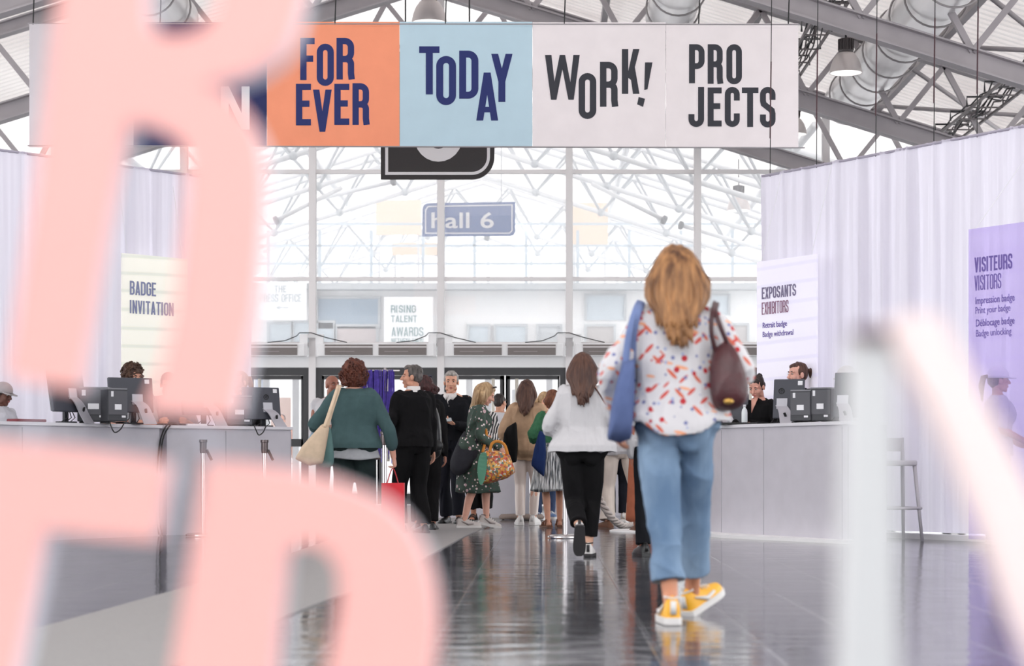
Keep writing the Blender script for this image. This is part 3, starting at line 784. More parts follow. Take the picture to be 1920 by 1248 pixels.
sword(LE, ex, 'EXPOSANTS', 1429, 1493, 539, 561, ink_p); sword(LE, ex, 'EXHIBITORS', 1429, 1479, 567, 590, mat('ink_rose', (150, 110, 132), .7), .18)
stext(LE, ex, 'Retrait badge', 1430, 1476, 615, 15, ink_v, .0006); stext(LE, ex, 'Badge withdrawal', 1430, 1488, 632, 15, ink_v)
LV = LR.shift(.95)
vi = sign(LV, 1816, 1990, 430, .06, sign_print_and_light('sign_lilac', (228, 221, 250), (246, 243, 255), (216, 208, 244), 1.4, .2), 'visitor_sign', 'see-through lilac sign reading VISITEURS VISITORS at the right edge', .92)
sword(LV, vi, 'VISITEURS', 1828, 1899, 483, 511, ink_v, .22); sword(LV, vi, 'VISITORS', 1828, 1878, 517, 545, ink_v, .17)
stext(LV, vi, 'Impression badge', 1829, 1903, 570, 19, ink_v, .0008); stext(LV, vi, 'Print your badge', 1829, 1895, 588, 18, ink_v)
stext(LV, vi, 'D\u00e9blocage badge', 1830, 1903, 612, 19, ink_v, .0008); stext(LV, vi, 'Badge unlocking', 1830, 1897, 631, 18, ink_v)
LB = LL.shift(.2)
ba = sign(LB, 229, 352, 474, 1.0, sign_print_and_light('sign_cream', (255, 255, 248), (254, 252, 242), (224, 230, 222)), 'invitation_sign', 'cream hanging sign reading BADGE INVITATION between the pink letter strokes', .17)
sword(LB, ba, 'BADGE', 243, 292, 526, 552, ink_b, .2); sword(LB, ba, 'INVITATION', 243, 325, 562, 587, ink_b, .2)
# ------------------------------------------------------------------ second hall seen through the facade
far_white = mat('far_white', (232, 234, 236), .6)
far_grey = mat('far_grey', (196, 201, 204), .6)
def far_truss(Y, lab, k=.31, z0=7.63, e=9.5):
    t = thing('space_frame_truss', lab, 'roof truss', (AX, Y, z0), group='white tubular trusses in the hall beyond')
    r = .045
    for s in (-1, 1):
        lo = lambda x: Vector((AX + s * x, Y, z0 - k * x)); up = lambda x: Vector((AX + s * x, Y - .5, z0 + 1.1 - k * x)); u2 = lambda x: Vector((AX + s * x, Y + .5, z0 + 1.1 - k * x))
        for f in (lo, up, u2): MB().tube([f(0), f(e)], r * 1.25, 8).build('chord', far_white, t, True)
        x = 0.0; st = 1.55
        while x + st < e:
            for a, b in ((lo(x), up(x + st / 2)), (up(x + st / 2), lo(x + st)), (lo(x), u2(x + st / 2)), (u2(x + st / 2), lo(x + st))):
                MB().tube([a, b], r * .7, 6, caps=False).build('web_brace', far_grey, t, True)
            MB().ell(lo(x), .1, nu=8, nv=6).build('node', far_grey, t, True)
            x += st
    return t
far_trusses = []
for Y, l in ((38.2, 'nearest white tube truss just behind the facade glass'), (42.4, 'second white tube truss beyond the facade glass'), (46.8, 'third white tube truss beyond the facade glass'), (56.0, 'fourth white tube truss, behind the white building'), (60.5, 'farthest white tube truss near the end wall of the hall beyond')):
    far_trusses.append(far_truss(Y, l, e=9.5 if Y < 50 else 6.3))
# tie tubes with dark end discs
for (xa, ya, xb, yb, d, l) in ((520, 412, 640, 352, 39, 'white tie tube with dark end disc, left of the hall sign'), (735, 341, 600, 372, 41, 'white tie tube ending below the black number plate'), (1243, 411, 1110, 345, 39, 'white tie tube ending above the flowered blouse woman'), (1279, 423, 1440, 470, 41, 'white tie tube running right toward the curtain')):
    a, b = P(xa, ya, d), P(xb, yb, d + .6)
    t = MB().tube([a, b], .045, 10).build('tie_tube', far_white, far_trusses[0 if d == 39 else 1], True)
    c = a + (a - b).normalized() * .06
    MB().tube([a, c], .09, 12).build('end_disc', mat('disc_grey', (92, 94, 96), .6), t, True)
# long roof beams along the hall axis
for i, (x, z) in enumerate(((-8.2, 6.7), (-5.2, 7.6), (1.8, 7.6), (4.8, 6.7), (6.8, 6.1))):
    tag(MB().tube([(x, 35, z), (x, 60, z)], .08, 8).build('roof_tube', far_white, None, True), 'long white roof tube in the hall beyond, ' + ['far left', 'left of the ridge', 'right of the ridge', 'above the curtain corner', 'far right'][i], 'roof tube', 'long roof tubes in the hall beyond')
# end wall: a glazed lattice
t = thing('glazed_end_wall', 'white glazing lattice closing the hall beyond the facade', 'window wall', (AX, 62, 0))
for i in range(-9, 10):
    x = AX + i * 1.35; MB().bb((x - .05, 61.95, 0), (x + .05, 62.05, 9.8 - .31 * abs(i * 1.35))).build('mullion', far_white, t)
for z in (3.2, 4.6, 6.0, 7.4): MB().bb((AX - 12, 61.93, z - .05), (AX + 12, 62.07, z + .05)).build('transom', far_white, t)
C2 = MB()
tag(C2.add([(AX - 12.5, 34.2, 9.2 - 3.875), (AX, 34.2, 9.2), (AX + 12.5, 34.2, 9.2 - 3.875), (AX - 12.5, 64, 9.2 - 3.875), (AX, 64, 9.2), (AX + 12.5, 64, 9.2 - 3.875)], [(0, 1, 4, 3), (1, 2, 5, 4)]) or C2.build('ceiling_2', roof_mat('glazed_roof', .6)), 'milky glazed roof of the hall beyond', 'ceiling', kind='structure')
# two storey stand building
YG = 50.0
g = thing('gallery_building', 'white two storey building with doors and windows beyond the facade', 'building', (AX, YG, 0))
zg = ZY(545, YG)
MB().bb((-11, YG, 0), (11, YG + 4, zg)).build('wall', mat('gallery_white', (252, 252, 252), .7), g)
MB().bb((-11, YG - .5, zg), (11, YG + 4.2, zg + .16)).build('roof_slab', far_grey, g)
MB().bb((-11, YG - .5, ZY(652, YG)), (11, YG, ZY(644, YG))).build('ledge', far_grey, g)
blue_glass = mat('far_glass', (150, 172, 190), .3)
sky_glass = mat('far_glass_pale', (206, 218, 226), .3)
for (x0, y0, x1, y1, m) in ((597, 560, 709, 616, blue_glass), (505, 608, 545, 642, sky_glass), (552, 605, 625, 642, sky_glass), (632, 612, 705, 642, mat('far_door', (208, 196, 194), .6)), (1100, 612, 1150, 642, mat('far_door2', (196, 190, 188), .6)), (1335, 555, 1365, 590, sky_glass), (1100, 555, 1170, 600, sky_glass), (880, 612, 915, 642, sky_glass), (930, 612, 985, 642, sky_glass), (1010, 612, 1050, 642, far_grey), (1335, 610, 1400, 642, mat('far_door2', (196, 190, 188), .6))):
    a, b = P(x0, y1, YG - .03), P(x1, y0, YG - .03)
    w = MB().bb((a.x, YG - .05, a.z), (b.x, YG - .002, b.z)).build('window', m, g)
    q = MB(); e = .06
    for (p, r_) in (((a.x - e, YG - .09, a.z), (a.x, YG - .002, b.z)), ((b.x, YG - .09, a.z), (b.x + e, YG - .002, b.z)), ((a.x - e, YG - .09, b.z), (b.x + e, YG - .002, b.z + e))): q.bb(p, r_)
    q.build('frame', far_grey, w)
# upper gallery railing
tr = thing('gallery_railing', 'pale steel frame with railing on the roof of the building beyond', 'frame', (AX, YG, zg + .16))
for i in range(-8, 9): MB().bb((AX + i * 1.3 - .04, YG - .3, zg + .16), (AX + i * 1.3 + .04, YG - .22, zg + 1.5)).build('post', sky_glass, tr)
for z in (.5, .95, 1.5): MB().bb((-11, YG - .3, zg + .13 + z), (11, YG - .24, zg + .19 + z)).build('rail', sky_glass, tr)
# wall notices
teal_ink = mat('teal_ink', (126, 158, 158), .7); pale_ink = mat('pale_ink', (186, 196, 198), .7)
def notice(x0, y0, x1, y1, lines, ink, lab):
    d = YG - .6; a, b = P(x0, y1, d), P(x1, y0, d)
    t = thing('wall_notice', lab, 'sign', (a.x, d, a.z))
    MB().bb((a.x, d, a.z), (b.x, d + .03, b.z)).build('panel', mat('notice_white', (246, 247, 248), .6), t)
    for (txt, xa, xb, ya, yb) in lines:
        q = MB(); p = P(xa, yb, d - .004); put_word(q, txt, p.x, p.z, (yb - ya) / F * d, (xb - xa) / F * d, Matrix.Translation((0, d - .004, 0)), .003, .17); q.build('lettering', ink, t)
notice(480, 530, 575, 600, [('THE', 514, 537, 535, 548), ('PRESS OFFICE', 487, 565, 551, 566), ('<', 517, 535, 571, 582)], pale_ink, 'faint notice reading THE PRESS OFFICE left of the first mullion')
notice(720, 556, 812, 644, [('RISING', 733, 780, 572, 586), ('TALENT', 733, 782, 591, 604), ('AWARDS', 734, 794, 613, 630), ('NETHERLANDS', 734, 794, 634, 644)], teal_ink, 'notice reading RISING TALENT AWARDS above the navy sweater man')
# orange poster panels and the blue hall sign
for x0, y0, x1, y1, d, l in ((705, 375, 790, 440, 52, 'faint orange poster left of the blue hall sign'), (735, 455, 830, 478, 52.6, 'faint orange strip below the blue hall sign'), (1070, 380, 1140, 460, 52, 'faint orange poster left of the flowered blouse woman'), (1250, 470, 1300, 500, 52, 'faint orange poster behind the long auburn hair')):
    a, b = P(x0, y1, d), P(x1, y0, d)
    t = thing('poster', l, 'poster', (a.x, d, zg)); MB().bb((a.x, d, a.z), (b.x, d + .05, b.z)).build('panel', mat('poster_orange', (250, 228, 208), .8), t)
    for xx in (a.x + .08, b.x - .08): MB().bb((xx - .03, d + .05, zg), (xx + .03, d + .1, b.z)).build('leg', far_white, t)
d = 40.0
t = thing('hall_sign', 'blue hanging sign reading hall 6 with a white border line', 'sign', P(879, 443, d))
def v(x, y, o=0.0): return Vector((GX(x, d), d + o, ZY(y, d)))
out = [(792, 443), (792, 392), (794, 385), (800, 381), (966, 378), (966, 434), (963, 440), (957, 442)]
MB().prism([v(*p) for p in out], (0, .05, 0)).build('plate', mat('sign_blue', (84, 110, 164), .6), t)
q = MB(); inn = [(798, 437), (798, 394), (803, 387), (960, 384), (960, 432), (955, 437)]
for qd in stroke_quads([(GX(*(p[0], d)), ZY(p[1], d)) for p in inn], True, 2.2 * d / F): q.prism([Vector((p.x, d - .006, p.y)) for p in qd], (0, .006, 0))
q.build('border_line', white_ink, t)
put_text('lettering', 'hall 6', 36 * d / F * 1.15, Matrix.Translation((GX(806, d), d - .006, ZY(427, d))), white_ink, t, 120 * d / F, .006)
MB().tube([(-5.3, d + .02, 7.6), (1.9, d + .02, 7.6)], .05, 8).build('hanger_bar', far_white, t, True)
for x in (820, 940): MB().tube([v(x, 383, .02), Vector((GX(x, d), d + .02, 7.6))], .012, 6).build('wire', far_grey, t)
# far bell lamp
bell(GX(1385, 43), 43, ZY(395, 43), .26, 'white bell lamp in the hall beyond, left of the curtain corner', 1.6)
# posts and coloured poster boards outside the doors
for i, (x, d, l) in enumerate(((500, 37, 'white outdoor post left of the first mullion'), (555, 37, 'white outdoor post seen through the far left door'), (880, 38, 'white outdoor post behind the navy sweater man'), (915, 37, 'white outdoor post beside the door handle'), (1030, 38, 'white outdoor post behind the beige blouse woman'))):
    X = GX(x, d); tag(MB().bb((X - .06, d - .06, 0), (X + .06, d + .06, 2.7)).build('outdoor_post', far_white), l, 'post', 'posts outside the doors')
for x0, x1, y0, y1, d, rgb, l in ((478, 496, 710, 860, 40, (196, 206, 222), 'pale blue board outside the far left door'), (508, 545, 745, 860, 41, (214, 190, 180), 'pale pink board outside the far left door'), (780, 792, 690, 800, 38, (226, 84, 120), 'thin red flag outside behind the grey-haired man'), (795, 818, 694, 720, 39, (120, 140, 190), 'blue board outside behind the dark-haired visitor'), (960, 975, 730, 860, 39, (222, 226, 230), 'pale board outside between the doors')):
    a, b = P(x0, y1, d), P(x1, y0, d)
    tag(MB().bb((a.x, d, 0), (b.x, d + .04, b.z)).build('display_board', mat('board_%d_%d_%d' % rgb, rgb, .7)), l, 'board')
# ------------------------------------------------------------------ big letters in front of the lens
DL = 1.42
pink = mat('letter_pink', (247, 182, 174), .5, noise=.02, nscale=2)
pink_pale = mat('letter_pale_pink', (250, 228, 224), .5)
side_grey = mat('letter_side', (214, 214, 224), .5)
def catmull(pts, closed=False, n=6):
    q = [Vector(p) for p in pts]; m = len(q); out = []
    for i in range(m if closed else m - 1):
        a, b, c, d = (q[(i - 1) % m] if closed or i else q[0]), q[i], q[(i + 1) % m], (q[(i + 2) % m] if closed or i + 2 < m else q[-1])
        for k in range(n):
            t = k / n
            out.append(.5 * (2 * b + (c - a) * t + (2 * a - 5 * b + 4 * c - d) * t * t + (3 * b - a - 3 * c + d) * t ** 3))
    if not closed: out.append(q[-1])
    return out
def curve_poly(segs):
    """segs: list of ('l', pts) or ('c', pts); joined"""
    out = []
    for k, pts in segs:
        pp = [Vector((p[0], p[1], 0)) for p in pts]
        if k == 'c': pp = catmull(pp)
        if out and (out[-1] - pp[0]).length < .5: pp = pp[1:]
        out += pp
    return [(p.x, p.y) for p in out]
def letter(name, label, outer, holes, m, d=DL, th=.035):
    a = P(sum(p[0] for p in outer) / len(outer), max(p[1] for p in outer), d)
    t = thing(name, label, 'letter', (a.x, d, a.z), group='big display letters in the foreground')
    V = lambda pts, o: [Vector((GX(x, d), d + o, ZY(y, d))) for x, y in pts]
    MB().prism(V(outer, 0), (0, .004, 0), [V(h, 0) for h in holes]).build('face', m, t)
    MB().prism(V(outer, .004), (0, th, 0), [V(h, .004) for h in holes]).build('body', side_grey, t)
    return t
r_out = curve_poly([('l', [(12, 706), (55, 420), (88, 180), (112, -40), (130, -420)]), ('c', [(130, -420), (330, -430), (480, -390), (560, -270), (580, -120), (566, 0), (540, 78), (500, 117), (450, 141), (377, 158)]),
                    ('c', [(377, 158), (425, 176), (467, 222), (490, 277), (496, 350), (489, 470), (478, 580), (456, 690), (438, 782)]), ('l', [(438, 782), (268, 772)]), ('c', [(268, 772), (300, 690), (325, 580), (342, 440), (352, 330), (340, 272), (300, 240), (240, 228)]), ('l', [(240, 228), (225, 300), (198, 450), (150, 730)])])
r_hole = curve_poly([('c', [(272, -20), (275, 28), (284, 54), (320, 66), (367, 58), (398, 28), (412, -10), (418, -120), (400, -240), (350, -280), (284, -270)]), ('l', [(284, -270), (272, -20)])])
lr = letter('sign_letter', 'large pink letter R at upper left, cut off by the top of the picture', r_out, [r_hole], pink)
for (x0, y0, x1, y1) in ((80, 690, 60, 850), (350, 760, 425, 890)):
    MB().tube([P(x0, y0, DL + .03), P(x1, y1, DL + .03)], .0016, 6).build('support_rod', side_grey, lr)
e_out = [(-150, 812), (0, 828), (160, 843), (318, 868), (293, 1012), (180, 1003), (84, 990), (31, 1248), (15, 1330), (230, 1345), (205, 1470), (-10, 1460), (-30, 1540), (240, 1555), (215, 1680), (-280, 1650)]
letter('sign_letter', 'large pink letter E at lower left, its upper arm across the left edge', e_out, [], pink)
d_out = curve_poly([('l', [(270, 1670), (324, 1248), (363, 1019), (385, 863)]), ('c', [(385, 863), (481, 870), (569, 884), (656, 911), (722, 943), (766, 984), (796, 1036), (814, 1098), (820, 1172), (812, 1248), (790, 1390), (740, 1510), (640, 1610), (480, 1665), (270, 1670)])])[:-1]
d_hole = curve_poly([('l', [(490, 1480), (516, 1248), (538, 1030)]), ('c', [(538, 1030), (569, 1020), (604, 1028), (626, 1050), (637, 1084), (634, 1141), (614, 1248), (590, 1380), (550, 1460), (490, 1480)])])[:-1]
letter('sign_letter', 'large pink letter D at lower centre left, in front of the woman in teal', d_out, [d_hole], pink)
# pale letter N at the right: upright stem and slanting stroke, each its own part
DN = 1.30
nt_ = thing('sign_letter', 'pale blurred letter N at lower right, white stem and pale pink slanting stroke', 'letter', P(1630, 1700, DN), group='big display letters in the foreground')
V = lambda pts, o=0: [Vector((GX(x, DN), DN + o, ZY(y, DN))) for x, y in pts]
pale_white = mat('letter_white', (208, 208, 208), .5)
MB().prism(V([(1599, 632), (1672, 632), (1676, 700), (1686, 1243), (1690, 1720), (1560, 1720), (1580, 1243)]), (0, .035, 0)).build('stem', pale_white, nt_)
MB().prism(V([(1672, 600), (1700, 586), (1764, 590), (1801, 655), (1849, 746), (1920, 880), (2180, 1460), (2180, 1760), (2080, 1560), (1902, 1142), (1849, 990), (1790, 850), (1742, 750), (1678, 650)], .002), (0, .035, 0)).build('slanting_stroke', pink_pale, nt_)
MB().prism(V([(2060, 600), (2190, 600), (2210, 1720), (2080, 1720)]), (0, .035, 0)).build('stem', pink_pale, nt_)
MB().prism(V([(1602, 616), (1668, 616), (1668, 640), (1602, 640)], -.004), (0, .03, 0)).build('cap', mat('cap_brown', (92, 62, 66), .6), nt_)
# plinth just below the picture that carries the lower letters
zb = ZY(1650, DL)
tag(MB().bb((-.62, DL - .1, 0), (.75, DL + .22, zb - .02)).build('letter_plinth', white_paint), 'white plinth under the big letters', 'plinth')

# ------------------------------------------------------------------ reception counters
ZC = 1.085
def counter(front, depth, lab):
    front = [Vector((p[0], p[1], 0)) for p in front]; n0 = (front[-1] - front[0]).normalized(); back = Vector((-n0.y, n0.x, 0)) * depth
    if back.y < 0: back = -back
    t = thing('reception_counter', lab, 'counter', front[0])
    b = MB(); b.prism(front + [front[-1] + back, front[0] + back], (0, 0, ZC - .03)); b.build('body', counter_white, t)
    o = [p - back.normalized() * .02 for p in front] ; o[0] -= n0 * .02; o[-1] += n0 * .02
    q = [p + Vector((0, 0, ZC - .03)) for p in o + [front[-1] + back + n0 * .02, front[0] + back - n0 * .02]]
    MB().prism(q, (0, 0, .03)).build('countertop', counter_top, t)
    for p, p2 in zip(front[:-1], front[1:]):
        dd = (p2 - p).normalized(); nn = Vector((dd.y, -dd.x, 0))
        for k in (.0, 1.0):
            c = p + (p2 - p) * k + nn * .001; MB().box((c.x, c.y, ZC / 2 - .02), (.006, .006, ZC - .06)).build('panel_joint', mat('joint_grey', (170, 168, 176), .7), t)
    return t
counter([(-5.1, 17.2), (-4.72, 17.85), (-3.77, 19.35)], .5, 'white reception counter at the left edge, nearest, with two computers')
counter([(-3.72, 19.45), (-3.2, 19.85), (-2.61, 20.35)], .5, 'white reception counter left of the teal sweater woman')
def rc(x, y): d = 2590 / (y - HY); return (GX(x, d), d)
counter([(GX(1318, 19.9), 19.9), rc(1353, 1003.4), rc(1432, 1008), rc(1579, 1017), (GX(1590, 17.62), 17.62)], .42, 'white faceted reception counter on the right')
tag(MB().prism([(*rc(1310, 1004), 0), (*rc(1353, 1008), 0), (*rc(1432, 1012), 0), (*rc(1600, 1020), 0), (*rc(1600, 1012), 0), (*rc(1310, 998), 0)], (0, 0, .03)).build('counter_plinth', white_paint), 'low pale plinth at the foot of the right counter', 'plinth')
xa, xb = GX(812, 25.6), GX(992, 25.6)
t = thing('service_desk', 'white service desk behind the blonde woman and the navy sweater man', 'counter', (xa, 25.6, 0))
MB().bb((xa, 25.6, 0), (xb, 26.2, .93)).build('body', counter_white, t); MB().bb((xa - .02, 25.58, .93), (xb + .02, 26.22, .96)).build('countertop', counter_top, t)
t = thing('service_desk', 'white service desk partly hidden behind the beige trousers at centre', 'counter', (GX(1100, 27), 27, 0))
MB().bb((GX(1040, 27), 27, 0), (GX(1200, 27), 27.6, .9)).build('body', counter_white, t); MB().bb((GX(1038, 27), 26.98, .9), (GX(1202, 27), 27.62, .93)).build('countertop', counter_top, t)

# ------------------------------------------------------------------ computers and boxes on the counters
scr_back = mat('monitor_back', (62, 64, 74), .45); scr_edge = mat('monitor_edge', (150, 150, 158), .4, .3); alu = mat('aluminium', (178, 176, 184), .4, .35)
box_dark = mat('box_dark', (58, 59, 64), .5); box_side = mat('box_side', (34, 35, 42), .5)
def local(t):     # builder space of a thing standing at its Empty
    return world_matrix(t)
def monitor(x, d, yaw, w, h, zlow, lab, logo=False, lean=8, leg_x=.0, z=ZC):
    t = thing('computer_monitor', lab, 'computer', (GX(x, d), d, z), R(yaw), 'computers on the counters'); M = local(t)
    rot = Matrix.Rotation(R(-lean), 3, 'X')
    def part(q, nm, m, par=t, **k): q.xform(M); return q.build(nm, m, par, **k)
    zc = zlow + h / 2
    q = MB(); q.box((0, .02, zc), (w, .03, h), rot); s = part(q, 'screen_back', scr_back, bevel=.008)
    q = MB(); q.box((0, .042, zc), (w - .01, .014, h - .01), rot); part(q, 'display', mat('display_dark', (30, 32, 40), .2))
    q = MB(); q.box(rot @ Vector((w * .37, .003, h * .4)) + Vector((0, 0, zc)), (.045, .003, .04), rot); part(q, 'sticker', paper, s)
    q = MB(); q.box(rot @ Vector((leg_x, .002, -h * .12)) + Vector((0, 0, zc)), (.105, .014, .1), rot); part(q, 'mount_plate', mat('mount', (196, 196, 204), .4), s)
    if logo:
        q = MB(); c = rot @ Vector((leg_x - .01, .003, h * .2)) + Vector((0, 0, zc))
        q.tube([c + Vector((.026 * math.cos(2 * PI * j / 20), 0, .026 * math.sin(2 * PI * j / 20))) for j in range(21)], .004, 6)
        for a, b in (((-.012, 0, -.012), (.0, 0, .022)), ((-.002, 0, -.022), (.012, 0, .012)), ((-.006, 0, .006), (.006, 0, .004))): q.bar(c + Vector(a), c + Vector(b), .004, .004)
        part(q, 'logo', black_mat, s)
    # curved stand plate leaning toward the viewer, with a slot
    pts = [(leg_x - .01, .0, zc - h * .16), (leg_x + .035, -.05, zc - h * .3), (leg_x + .065, -.1, zlow * .55 + .02), (leg_x + .085, -.14, .0)]
    pts = catmull(pts, n=5); rings = []
    for i, p in enumerate(pts):
        wd = .055 + .012 * i / len(pts)
        rings.append([p + Vector(o) for o in ((-wd, -.006, 0), (wd, -.006, 0), (wd, .006, 0), (-wd, .006, 0))])
    q = MB(); q.loft(rings); st = part(q, 'stand', alu)
    m_ = pts[len(pts) // 2]; q = MB(); q.box(m_ + Vector((0.002, -.012, 0)), (.022, .012, .06), Matrix.Rotation(R(-16), 3, 'Y') @ Matrix.Rotation(R(28), 3, 'X')); part(q, 'slot', black_mat, st)
    q = MB(); q.box((leg_x - .02, .06, .12), (.05, .03, .24)); q.box((leg_x - .02, .05, .008), (.16, .12, .016)); part(q, 'rear_leg', box_side)
    for k in range(3):
        q = MB(); q.tube([(leg_x - .06 + .03 * k, .02, zlow + .05), (leg_x - .09 + .05 * k, -.03, zlow * .5), (leg_x - .12 + .06 * k, .02, .012), (leg_x - .2 + .1 * k, -.03, .01)], .005, 5); part(q, 'cable', black_mat)
    return t
def pc_box(x, d, yaw, w, dp, h, lab, z=ZC, lift=0.0):
    t = thing('ticket_printer', lab, 'printer', (GX(x, d), d, z), R(yaw), 'dark boxes on the counters'); M = local(t)
    def part(q, nm, m, par=t, **k): q.xform(M); return q.build(nm, m, par, **k)
    c = part(MB().box((0, 0, h * .5 + .01), (w, dp, h - .02)), 'case', box_dark, bevel=.006)
    part(MB().box((0, -dp / 2 - .004, h * .6), (w * .94, .008, h * .7)), 'rear_panel', mat('rear_panel', (84, 84, 90), .5), c)
    for (u, v, a, b) in ((.0, .48, .34, .16), (-.3, .86, .12, .16), (.28, .2, .2, .06)):
        part(MB().box((u * w, -dp / 2 - .009, v * h), (a * w, .003, b * h)), 'sticker', paper, c)
    part(MB().box((0, 0, h + .004), (w * .98, dp * .98, .012)), 'lid', mat('lid_grey', (128, 128, 134), .4), t)
    for u in (-.4, .4):
        part(MB().box((u * w, 0, .008), (.03, dp * .8, .016)), 'foot', black_mat, t)
    return t
# left counter
monitor(128, 18.45, 62, .46, .46, .1, 'dark monitor turned side-on at the left end of the left counter', lean=10, leg_x=.05)
pc_box(178, 18.75, 8, .3, .3, .335, 'wide dark printer between the two monitors on the left counter')
pc_box(212, 18.62, 38, .2, .2, .32, 'small dark printer with white label touching the left counter monitor')
monitor(246, 19.0, 30, .44, .34, .11, 'dark monitor with sticker in front of the curly-haired staff member', leg_x=.06)
monitor(380, 20.0, 36, .44, .34, .11, 'dark monitor hidden behind the pink R, only its silver stand showing', leg_x=.06)
pc_box(438, 20.3, 36, .3, .25, .31, 'dark printer with white stickers behind the pink R on the second left counter')
monitor(492, 20.35, 36, .42, .335, .075, 'dark monitor with round logo left of the teal sweater woman', True, leg_x=.06)
t = thing('notepad', 'stack of white cards lying on the second left counter', 'cards', (GX(368, 19.82), 19.82, ZC), R(20)); MB().box((GX(368, 19.82), 19.82, ZC + .01), (.2, .12, .02), Matrix.Rotation(R(20), 3, 'Z')).build('cards', paper, t)
tag(MB().box((GX(325, 19.8), 19.8, ZC + .012), (.3, .14, .02), Matrix.Rotation(R(36), 3, 'Z')).build('keyboard', black_mat), 'black keyboard on the second left counter in front of the grey shirt', 'keyboard')
tag(MB().box((GX(50, 18.0), 18.0, ZC + .014), (.35, .14, .026), Matrix.Rotation(R(55), 3, 'Z')).build('keyboard', mat('keyboard_red', (120, 50, 58), .6), None, bevel=.008), 'dark red keyboard at the left end of the left counter', 'keyboard')
for (x0, d0, x1, lab) in ((208, 18.35, 235, 'black cable looping over the edge of the left counter'), (478, 20.0, 500, 'black cable looping over the edge of the second left counter')):
    a, b = GX(x0, d0), GX(x1, d0 + .15)
    q = MB(); q.tube(catmull([(a, d0 + .2, ZC + .008), (a, d0 - .03, ZC + .006), (a + .03, d0 - .1, ZC - .05), ((a + b) / 2, d0 - .06, ZC - .09), (b - .02, d0 + .03, ZC - .06), (b, d0 + .13, ZC + .006), (b, d0 + .3, ZC + .008)]), .006, 6)
    tag(q.build('cable', black_mat, None, True), lab, 'cable')
q = MB(); x = GX(302, 19.36)
for k in (0, .035): q.tube(catmull([(x + .1, 19.75, ZC + .01), (x + .05 + k, 19.45, ZC + .012), (x + k * .6, 19.33, ZC - .15), (x - .03 + k, 19.31, .6), (x - .04 + k, 19.32, .2), (x - .02 + k, 19.34, .012)]), .008, 6)
tag(q.build('cable', black_mat, None, True), 'two black cables hanging down the gap between the left counters', 'cable')
# right counter
monitor(1366, 19.75, -10, .4, .3, .02, 'dark monitor behind the maroon handbag on the right counter', leg_x=-.05)
monitor(1478, 18.85, -22, .3, .38, .05, 'dark monitor with round logo hiding the ponytail woman', True, leg_x=-.06)
pc_box(1508, 18.5, -26, .2, .22, .3, 'dark printer with white label right of the round-logo monitor')
pc_box(1546, 18.45, -26, .2, .25, .32, 'tall black printer between the two right counter monitors')
monitor(1592, 18.1, -28, .3, .42, .04, 'grey monitor partly behind the white stem at the right counter end', leg_x=-.06)
tag(MB().box((GX(1385, 19.25), 19.25, ZC + .012), (.42, .15, .02), Matrix.Rotation(R(-22), 3, 'Z')).build('keyboard', black_mat), 'black keyboard on the right counter beside the bun-haired woman', 'keyboard')
t = thing('water_bottle', 'clear water bottle on the right counter left of the bun-haired woman', 'bottle', (GX(1396, 19.35), 19.35, ZC))
MB().lathe([(.0, .002), (.028, .002), (.03, .02), (.03, .12), (.025, .15), (.013, .165), (.013, .175), (0, .176)], (GX(1396, 19.35), 19.35, ZC), 16).build('body', mat('bottle_clear', (232, 238, 240), .15), t, True)
MB().lathe([(0, .176), (.015, .176), (.015, .2), (0, .2)], (GX(1396, 19.35), 19.35, ZC), 14).build('cap', paper, t, True)

# ------------------------------------------------------------------ stanchions, rope, stool, base disc, lanyards
def stanchion(x, d, lab, h=.93, clip=True):
    X = GX(x, d); c = (X, d, 0.009)
    t = thing('barrier_post', lab, 'barrier post', (X, d, .009), group='chrome barrier posts')
    MB().lathe([(0, 0), (.17, 0), (.17, .012), (.15, .025), (.03, .032), (0, .032)], c, 28).build('base', chrome, t, True, sharp=40)
    MB().lathe([(.0, .03), (.024, .03), (.024, h - .12), (.0, h - .12)], c, 18).build('post', chrome, t, True, sharp=40)
    MB().lathe([(0, h - .13), (.03, h - .13), (.034, h - .1), (.034, h - .03), (.04, h - .025), (.04, h), (0, h)], c, 18).build('head', mat('post_head', (110, 100, 100), .3, .8), t, True, sharp=40)
    if clip: MB().bar((X + .035, d - .01, h - .09), (X + .085, d - .02, h - .19), .025, .02).build('belt_clip', black_mat, t)
    return t
stanchion(381, 19.15, 'chrome barrier post in front of the second left counter, left one of the two')
stanchion(496, 19.3, 'chrome barrier post near the right end of the second left counter')
stanchion(721, 18.6, 'chrome barrier post between the teal sweater woman and the grey-haired man', 1.0)
stanchion(1060, 18.7, 'chrome barrier post with round base below the silver pleated skirt', .93, False)
d0 = 21.3; q = MB(); pts = catmull([P(1096, 905, 20.2), P(1120, 930, 20.5), P(1145, 968, 21), P(1168, 985, 21.3), (GX(1190, 21.4), 21.4, .05), (GX(1222, 21.6), 21.6, .045)], n=10)
L_ = len(pts)
for ph in (0, 2.09, 4.19):
    q.tube([p + Vector((.018 * math.cos(i * .9 + ph), .018 * math.sin(i * .9 + ph), .018 * math.sin(i * .9 + ph + 1))) for i, p in enumerate(pts)], .02, 6)
t = tag(q.build('barrier_rope', mat('rope', (206, 196, 190), .9), None, True), 'thick twisted pale rope sagging to the floor by the cream trousers', 'rope')
c = (GX(1202, 20.6), 20.6, 0); tag(MB().lathe([(0, 0), (.33, 0), (.33, .012), (.3, .02), (0, .02)], c, 36).build('floor_disc', white_paint), 'flat white disc on the floor left of the walking jeans', 'floor disc')
